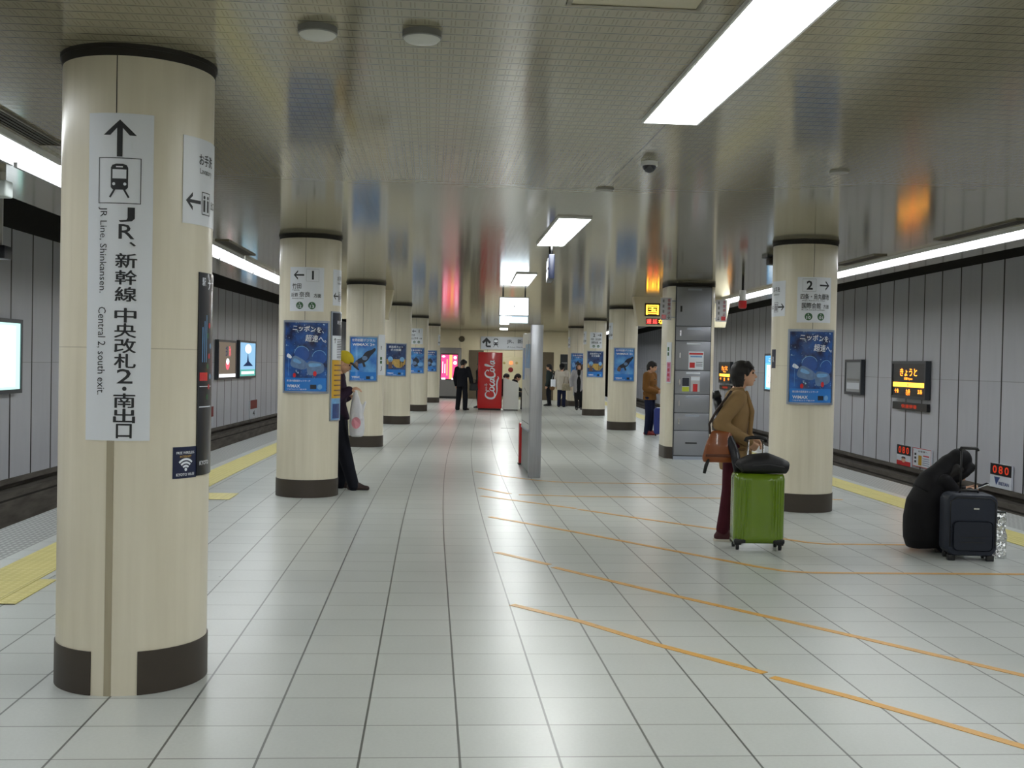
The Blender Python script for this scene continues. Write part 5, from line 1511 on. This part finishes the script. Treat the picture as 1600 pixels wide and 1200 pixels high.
pk = autosmooth(case(MB(), .33, .02, .09, .34, .04).build('front_pocket', mat('suitcase_navy_dark', rgb(22, 28, 42), .65), t), 35); pk.location = (0, -.128, 0)
for z in (.2, .16): MB().box(-.1, .1, -.141, -.137, z, z + .006).build('rib', BLACK, t)
MB().box(.005, .05, -.124, -.119, .437, .450).build('badge', CHROME, t)
MB().tube([(-.08, -.0, .56), (-.07, 0, .585), (.07, 0, .585), (.08, 0, .56)], .012).build('carry_handle', BLACK, t)
MB().tube([(-.185, -.121, .12), (-.185, -.121, .5), (-.14, -.121, .535), (.14, -.121, .535), (.185, -.121, .5), (.185, -.121, .12)], .005).build('edge_line', BLACK, t)  # piping round the front
for x in (-.16, .16):
    MB().box(x - .03, x + .03, -.1, -.05, 0, .05, bev=.006).build('foot', BLACK, t)
    MB().tube([(x - .012, .09, .03), (x + .012, .09, .03)], .03, 16).build('wheel', BLACK, t)
for x in (-.04, .085): MB().tube([(x, .09, .55), (x, .09, .93)], .009).build('pole', BLACK, t)
MB().tube([(-.055, .09, .915), (-.045, .09, .938), (.09, .09, .938), (.10, .09, .915)], .014, 10).build('handle', BLACK, t)
t = thing('foil_bag', 'crumpled silver foil bag standing right of the navy suitcase', 'bag', (4.885, 9.30, 0), radians(-10))
m, b, n = base('foil', .22, .5, .95)
tt = n.nt.nodes.new('ShaderNodeTexCoord'); vz = n.nt.nodes.new('ShaderNodeTexVoronoi'); vz.inputs['Scale'].default_value = 26
n.link(tt.outputs['Object'], vz.inputs['Vector']); n.link(n.bump(n.math('ADD', vz.outputs['Distance'], n.noise(tt.outputs['Object'], 40., 3)), .9, .02), b.inputs['Normal']); b.inputs['Base Color'].default_value = (.72, .74, .74, 1)
vs = []; fs = []; random.seed(3); rows = 9; nn = 18
for i in range(rows):
    z = .38 * i / (rows - 1); k = i / (rows - 1)
    for q in range(nn):
        a = 2 * pi * q / nn; jx = random.uniform(-.008, .008); jy = random.uniform(-.008, .008)
        w_ = .078 - .01 * k; d_ = .07 * (1 - k) + .014
        x = w_ * math.copysign(abs(cos(a)) ** .6, cos(a)) + jx; y = d_ * math.copysign(abs(sin(a)) ** .6, sin(a)) + jy
        vs.append((x, y, z + (random.uniform(-.006, .006) if 0 < i else 0)))
for i in range(rows - 1):
    for q in range(nn): fs.append((i * nn + q, i * nn + (q + 1) % nn, (i + 1) * nn + (q + 1) % nn, (i + 1) * nn + q))
fs += [tuple(reversed(range(nn))), tuple(range((rows - 1) * nn, rows * nn))]
MB().add(vs, fs).build('bag', MATS['foil'], t)
MB().box(-.075, .07, -.012, .012, .375, .40, bev=.004).build('folded_top', mat('foil_edge', rgb(60, 66, 64), .35, .6), t)

# ---- man leaning behind the second pillar
PURP = cloth('jacket_plum', rgb(44, 30, 48), .2); DNV = cloth('trousers_midnight', rgb(22, 24, 34), .2); CAPY = mat('cap_yellow', rgb(212, 190, 40), .7); CAPB = mat('cap_black', rgb(22, 22, 30), .7)
h = 1.70
J = dict(pelvis=V3(.03, 0, .88), waist=V3(-.0, 0, 1.03), chest=V3(.0, 0, 1.22), neck=V3(.03, 0, 1.40), head=V3(.095, 0, 1.55),
         shL=V3(0, .19, 1.36), shR=V3(0, -.19, 1.36), elL=V3(-.01, .25, 1.08), elR=V3(.03, -.25, 1.09), wrL=V3(.13, .17, 1.13), wrR=V3(.20, -.13, 1.225),
         hiL=V3(.03, .09, .87), hiR=V3(.03, -.09, .87), knL=V3(.08, .08, .48), knR=V3(.13, -.08, .47), anL=V3(.06, .1, .08), anR=V3(.25, -.10, .08), toL=V3(.20, .11, .027), toR=V3(.40, -.1, .027))
def cap_extra(t, J, h, HP, Rh):
    Cb = Blob(); Cb.ell(HP(-.008, 0, .034), (.066 * h, .057 * h, .052 * h), Rh); Cb.fuse('cap', CAPY, t, .009, 2)
    Bb = Blob(); Bb.ell(HP(-.034, 0, .03), (.05 * h, .051 * h, .043 * h), Rh); Bb.fuse('cap_back', CAPB, t, .009, 2)
    Hq = Blob(); Hq.ell(HP(-.036, 0, -.012), (.036 * h, .047 * h, .04 * h), Rh); Hq.fuse('hair', HAIR, t, .01, 2)
    Br = Blob(); Br.ell(HP(.075, 0, .022), (.05 * h, .046 * h, .007 * h), Rh @ Matrix.Rotation(radians(14), 3, 'Y')); Br.fuse('cap_brim', CAPB, t, .006, 1)
    Bl = Blob(); Bl.loft([(J['pelvis'] + V3(0, 0, -.04), .165, .12), (J['pelvis'] + V3(0, 0, .03), .165, .12)]); Bl.fuse('jacket_hem', cloth('hem_dark', rgb(30, 26, 32)), t, .012, 2)
person('man in a yellow and black cap and plum jacket leaning behind the second left pillar', (-1.155, 13.855, 0), -6, h, J, True, .007, .012,
       top=dict(mat=PURP, name='jacket', hem=.5, flare=.1, thick=1.08), bottom=dict(mat=DNV, thigh=.064, hem=.042), shoes=mat('leather_maroon_black', rgb(44, 26, 26), .35), hair=None,
       hands={'R': ((.95, .0, .22), (.1, .3, -.9), -1, 24), 'L': ((.9, -.3, 0), (0, -.5, -.8), 1, 30)}, pitch=30, extra=cap_extra)
t = thing('plastic_bag', 'white plastic shopping bag with a pink mark hanging from the hand of the leaning man', 'bag', (-.88, 13.66, .66), radians(-6))
PLB = mat('plastic_white', rgb(226, 226, 232), .35, 0, .05, 12, .5, 26., trans=.12)
B = Blob(); B.loft([(V3(0, 0, 0), .06, .05), (V3(0, 0, .015), .085, .068), (V3(.002, 0, .1), .096, .072), (V3(0, 0, .2), .092, .062), (V3(-.005, 0, .3), .082, .05), (V3(-.012, 0, .39), .064, .036), (V3(-.018, 0, .47), .042, .026), (V3(-.02, 0, .56), .02, .016)], (1, 0, 0))
for i in range(7): B.cap(V3(-.07 + .023 * i, -.035 - .012 * (i % 2), .22), V3(-.035 + .009 * i, -.012, .48), .014, .009)
B.chain([V3(.05, 0, .28), V3(.078, .01, .37), V3(.098, .01, .42)], [.03, .02, .014])
B.fuse('bag', PLB, t, .009, 2)
G().disc(.005, .17, .055, mat('print_salmon', rgb(226, 150, 166), .4), .07).build('print', t, lambda x, y, hh: Vector((x, -.0725 * sqrt(max(0, 1 - (x / .1) ** 2)) - .012, y)))

# ---- man in the brown duffle coat beside the lockers
DUF = cloth('wool_brown', rgb(120, 82, 40)); JEAN = cloth('denim_blue', rgb(26, 32, 58), .2)
h = 1.70
J = dict(standing(h, True)); J.update(elR=V3(-.01, -.26, 1.07), wrR=V3(.2, -.06, 1.0), elL=V3(.0, .26, 1.08), wrL=V3(.21, .07, 1.01), head=V3(.045, 0, 1.565))
def duffle_extra(t, J, h, HP, Rh):
    Hd = Blob(); Hd.chain([J['neck'] + V3(-.07, .08, .0), J['neck'] + V3(-.10, 0, -.02), J['neck'] + V3(-.07, -.08, .0)], [.045, .06, .045]); Hd.fuse('hood', DUF, t, .014, 3)
    for i in range(3):
        z = 1.28 - .13 * i
        MB().tube([(.128, -.07, z), (.142, 0, z + .005), (.128, .07, z)], .007, 8).build('toggle', BLACK, t)
    MB().box(-.09, -.03, -.195, -.18, .92, 1.0).build('pocket', DUF, t)
person('man in a brown duffle coat and dark jeans standing left of the locker pillar', (5.04, 25.52, 0), -32, h, J, True, .011, .015,
       top=dict(mat=DUF, name='duffle_coat', hem=.475, flare=.112, thick=1.12), bottom=dict(mat=JEAN, thigh=.058, hem=.038), shoes=mat('canvas_red', rgb(140, 40, 40), .6), hair='short',
       hands={'R': ((.7, .6, 0), (-.5, .5, .2), -1, 35), 'L': ((.7, -.6, 0), (-.5, -.5, .2), 1, 35)}, pitch=18, yaw=6, extra=duffle_extra)
t = thing('suitcase', 'royal blue suitcase partly hidden by the left edge of the locker pillar', 'suitcase', (5.27, 25.12, 0), radians(-10))
autosmooth(case(MB(), .4, .26, .05, .64, .06).build('body', mat('suitcase_blue', rgb(34, 50, 128), .4, 0, .1, 20), t), 35)
for x in (-.15, .15): MB().tube([(x - .015, 0, .028), (x + .015, 0, .028)], .028, 14).build('wheel', BLACK, t)
MB().box(-.14, .14, -.02, .02, .635, .655, bev=.006).build('top_trim', PWHITE, t)
MB().box(-.1, .1, -.134, -.13, .4, .41).build('zip', BLACK, t)

# ---- people near the far end
DSUIT = cloth('suit_dark', rgb(24, 25, 32), .15); BLKC = cloth('coat_black', rgb(26, 26, 28), .15); OFFW = cloth('coat_ivory', rgb(186, 180, 168)); GRYC = cloth('coat_pale_grey', rgb(168, 166, 168)); BSH = mat('shoes_black', rgb(20, 20, 22), .4)
h = 1.69
J = dict(standing(h, True)); J.update(knL=V3(.02, .13, .47), knR=V3(.0, -.12, .47), anL=V3(-.02, .15, .08), anR=V3(-.03, -.13, .08), toL=V3(.14, .18, .027), toR=V3(.13, -.16, .027), head=V3(.06, 0, 1.545), elR=V3(.04, -.29, 1.07), wrR=V3(.17, -.27, .86))
def suit_extra(t, J, h, HP, Rh):
    S_ = Blob(); S_.chain([HP(.03, -.02, -.06), HP(.05, 0, -.065), HP(.03, .03, -.06)], [.03, .032, .03]); S_.fuse('scarf', mat('collar_pale', rgb(170, 176, 190), .7), t, .013, 2)
person('man in a dark suit coat with a black bag standing before the pink screen', (1.05, 37.1, 0), 62, h, J, True, .012, .015,
       top=dict(mat=DSUIT, name='suit_coat', hem=.46, flare=.112, thick=1.12), bottom=dict(mat=DSUIT, thigh=.062, hem=.046), shoes=BSH, hair='short', pitch=32, yaw=-10, extra=suit_extra)
t = thing('shoulder_bag', 'black bag at the right hip of the man before the pink screen', 'bag', (1.43, 36.98, .66), radians(10))
B = Blob(); B.loft([(V3(0, 0, 0), .13, .07), (V3(0, 0, .02), .15, .08), (V3(0, 0, .2), .13, .07), (V3(0, 0, .25), .1, .04)], (1, 0, 0)); B.fuse('body', mat('bag_black', rgb(20, 20, 24), .55), t, .013, 2)
MB().tube([(-.08, 0, .23), (-.05, .02, .36), (.05, .02, .36), (.08, 0, .23)], .012).build('handle', BLACK, t)
person('person in black half hidden behind the left side of the red vending machine', (1.72, 39.0, 0), 150, 1.58, None, False, .014, .016,
       top=dict(mat=BLKC, name='coat', hem=.40, flare=.115, thick=1.1), bottom=dict(mat=DSUIT), shoes=BSH, hair='short')
# two people sitting behind the white box
def seated(label, loc, face, h, topm, botm, pitch):
    J = dict(pelvis=V3(-.02, 0, .52), waist=V3(.0, 0, .66), chest=V3(.07, 0, .84), neck=V3(.13, 0, 1.0), head=V3(.21, 0, 1.1),
             shL=V3(.1, .18, .97), shR=V3(.1, -.18, .97), elL=V3(.17, .22, .72), elR=V3(.17, -.22, .72), wrL=V3(.36, .08, .66), wrR=V3(.36, -.08, .66),
             hiL=V3(0, .09, .52), hiR=V3(0, -.09, .52), knL=V3(.42, .11, .52), knR=V3(.42, -.11, .52), anL=V3(.42, .11, .085), anR=V3(.40, -.11, .085), toL=V3(.56, .12, .027), toR=V3(.54, -.12, .027))
    return person(label, loc, face, h, J, True, .014, .016, top=dict(mat=topm, name='jacket', secs=[(V3(-.02, 0, .44), .17, .13), (V3(-.02, 0, .54), .18, .14), (V3(0, 0, .66), .17, .13), (V3(.07, 0, .84), .19, .135), (V3(.12, 0, .96), .15, .1), (V3(.13, 0, 1.02), .07, .07)]),
                  bottom=dict(mat=botm, thigh=.06, hem=.042), shoes=BSH, hair='short', pitch=pitch)
seated('dark haired person sitting on the bench, the left one whose head tops the white box', (2.44, 39.12, 0), -12, 1.62, BLKC, DSUIT, 25)
seated('person in a black jacket and grey trousers sitting right of the white box, head bent', (2.80, 38.62, 0), -12, 1.68, cloth('jacket_blackish', rgb(30, 28, 30)), cloth('trousers_grey', rgb(60, 60, 62)), 35)
person('person in a black coat half hidden by the steel sign board, facing left', (4.48, 42.2, 0), 160, 1.58, None, True, .013, .016,
       top=dict(mat=cloth('jumper_green_grey', rgb(44, 54, 54)), name='coat', hem=.44, flare=.11, thick=1.1), bottom=dict(mat=DSUIT), shoes=BSH, hair='short', pitch=8)
t = thing('rucksack', 'black rucksack on the back of the person beside the steel sign board', 'bag', (4.76, 42.2, .9), 0)
B = Blob(); B.loft([(V3(0, 0, 0), .12, .08), (V3(0, 0, .05), .16, .1), (V3(0, 0, .3), .15, .1), (V3(0, 0, .42), .09, .06)], (1, 0, 0)); B.fuse('body', mat('bag_black', rgb(20, 20, 24), .55), t, .013, 2)
MB().tube([(-.1, -.06, .4), (-.17, -.04, .45), (-.22, 0, .42)], .014).build('strap', BLACK, t)
KN = cloth('knit_black', rgb(24, 24, 28))
def beanie(t, J, h, HP, Rh):
    Bb = Blob(); Bb.ell(HP(-.01, 0, .03), (.07 * h, .063 * h, .062 * h), Rh); Bb.ell(HP(-.02, 0, .01), (.06 * h, .06 * h, .055 * h), Rh); Bb.fuse('knit_hat', KN, t, .012, 2)
person('woman in an ivory coat, black knit hat and jeans seen from behind', (4.85, 41.3, 0), 70, 1.6, None, False, .013, .016,
       top=dict(mat=OFFW, name='coat', hem=.40, flare=.125, thick=1.22), bottom=dict(mat=JEAN, thigh=.056, hem=.04), shoes=BSH, hair='short', extra=beanie)
t = thing('tote_bag', 'pale patterned tote bag at the side of the woman in the ivory coat', 'bag', (4.98, 41.0, .62), 0)
B = Blob(); B.loft([(V3(0, 0, 0), .15, .06), (V3(0, 0, .02), .17, .07), (V3(0, 0, .2), .16, .06), (V3(0, 0, .26), .13, .03)], (1, 0, 0)); B.fuse('body', mat('tote_print', rgb(150, 142, 120), .8, 0, .55, 16), t, .013, 2)
MB().tube([(-.1, 0, .24), (-.06, .05, .5), (.06, .05, .5), (.1, 0, .24)], .01).build('handle', mat('tote_strap', rgb(110, 96, 74), .7), t)
t = thing('paper_bag', 'white and brown bag hanging at the left of the woman in the ivory coat', 'bag', (4.53, 41.3, .62), 0)
MB().box(-.09, .09, -.05, .05, .12, .4, bev=.015).build('body', PWHITE, t)
B = Blob(); B.ell((-.03, 0, .08), (.1, .07, .09)); B.fuse('pouch', mat('pouch_brown', rgb(110, 78, 44), .6), t, .012, 1)
MB().tube([(-.05, 0, .39), (0, 0, .58), (.05, 0, .39)], .008).build('handle', PWHITE, t)
h = 1.64
J = dict(standing(h)); J.update(knL=V3(.1, .09, .46), knR=V3(.06, -.08, .47), anL=V3(-.08, .1, .1), anR=V3(.16, -.06, .08), toL=V3(.05, .1, .035), toR=V3(.30, -.05, .03), elL=V3(-.02, .27, 1.04), elR=V3(-.02, -.27, 1.04), wrL=V3(.04, .29, .8), wrR=V3(.06, -.26, .82))
def walk_extra(t, J, h, HP, Rh):
    I_ = Blob(); I_.loft([(V3(.05, 0, .36), .10, .08), (V3(.06, 0, .55), .11, .1), (V3(.055, 0, .8), .11, .1), (V3(.05, 0, 1.0), .1, .1), (V3(.05, 0, 1.2), .1, .095), (V3(.03, 0, 1.36), .06, .07), (V3(.02, 0, 1.42), .05, .055)]); I_.fuse('black_dress', BLKC, t, .014, 2)
    C_ = Blob()
    for s_ in (1, -1): C_.chain([J['neck'] + V3(-.03, s_ * .07, .03), J['neck'] + V3(.05, s_ * .09, -.03), J['chest'] + V3(.1, s_ * .11, .0)], [.04, .04, .035])
    C_.fuse('collar', GRYC, t, .013, 2)
person('woman with brown hair walking forward in an open pale grey coat over black', (5.14, 38.7, 0), -98, h, J, False, .012, .015,
       top=dict(mat=GRYC, name='coat', hem=.32, flare=.125, hx=-.03, thick=1.14), bottom=dict(mat=BLKC, thigh=.056, hem=.034), shoes=BSH, hair='bob', hairm=HAIRB, extra=walk_extra)
t = thing('handbag', 'dark handbag standing on the floor behind the walking woman', 'bag', (5.0, 41.9, 0), 0)
B = Blob(); B.loft([(V3(0, 0, .01), .16, .08), (V3(0, 0, .03), .18, .09), (V3(0, 0, .22), .15, .06), (V3(0, 0, .28), .1, .03)], (1, 0, 0)); B.fuse('body', mat('bag_taupe', rgb(70, 62, 56), .6), t, .013, 2)
MB().tube([(-.08, 0, .26), (-.04, 0, .36), (.04, 0, .36), (.08, 0, .26)], .01).build('handle', BLACK, t)
person('person in black half hidden behind the walking woman, next to the fourth right pillar', (5.50, 40.2, 0), 100, 1.6, None, False, .014, .016,
       top=dict(mat=BLKC, name='coat', hem=.38, flare=.115, thick=1.1), bottom=dict(mat=DSUIT), shoes=BSH, hair='short')
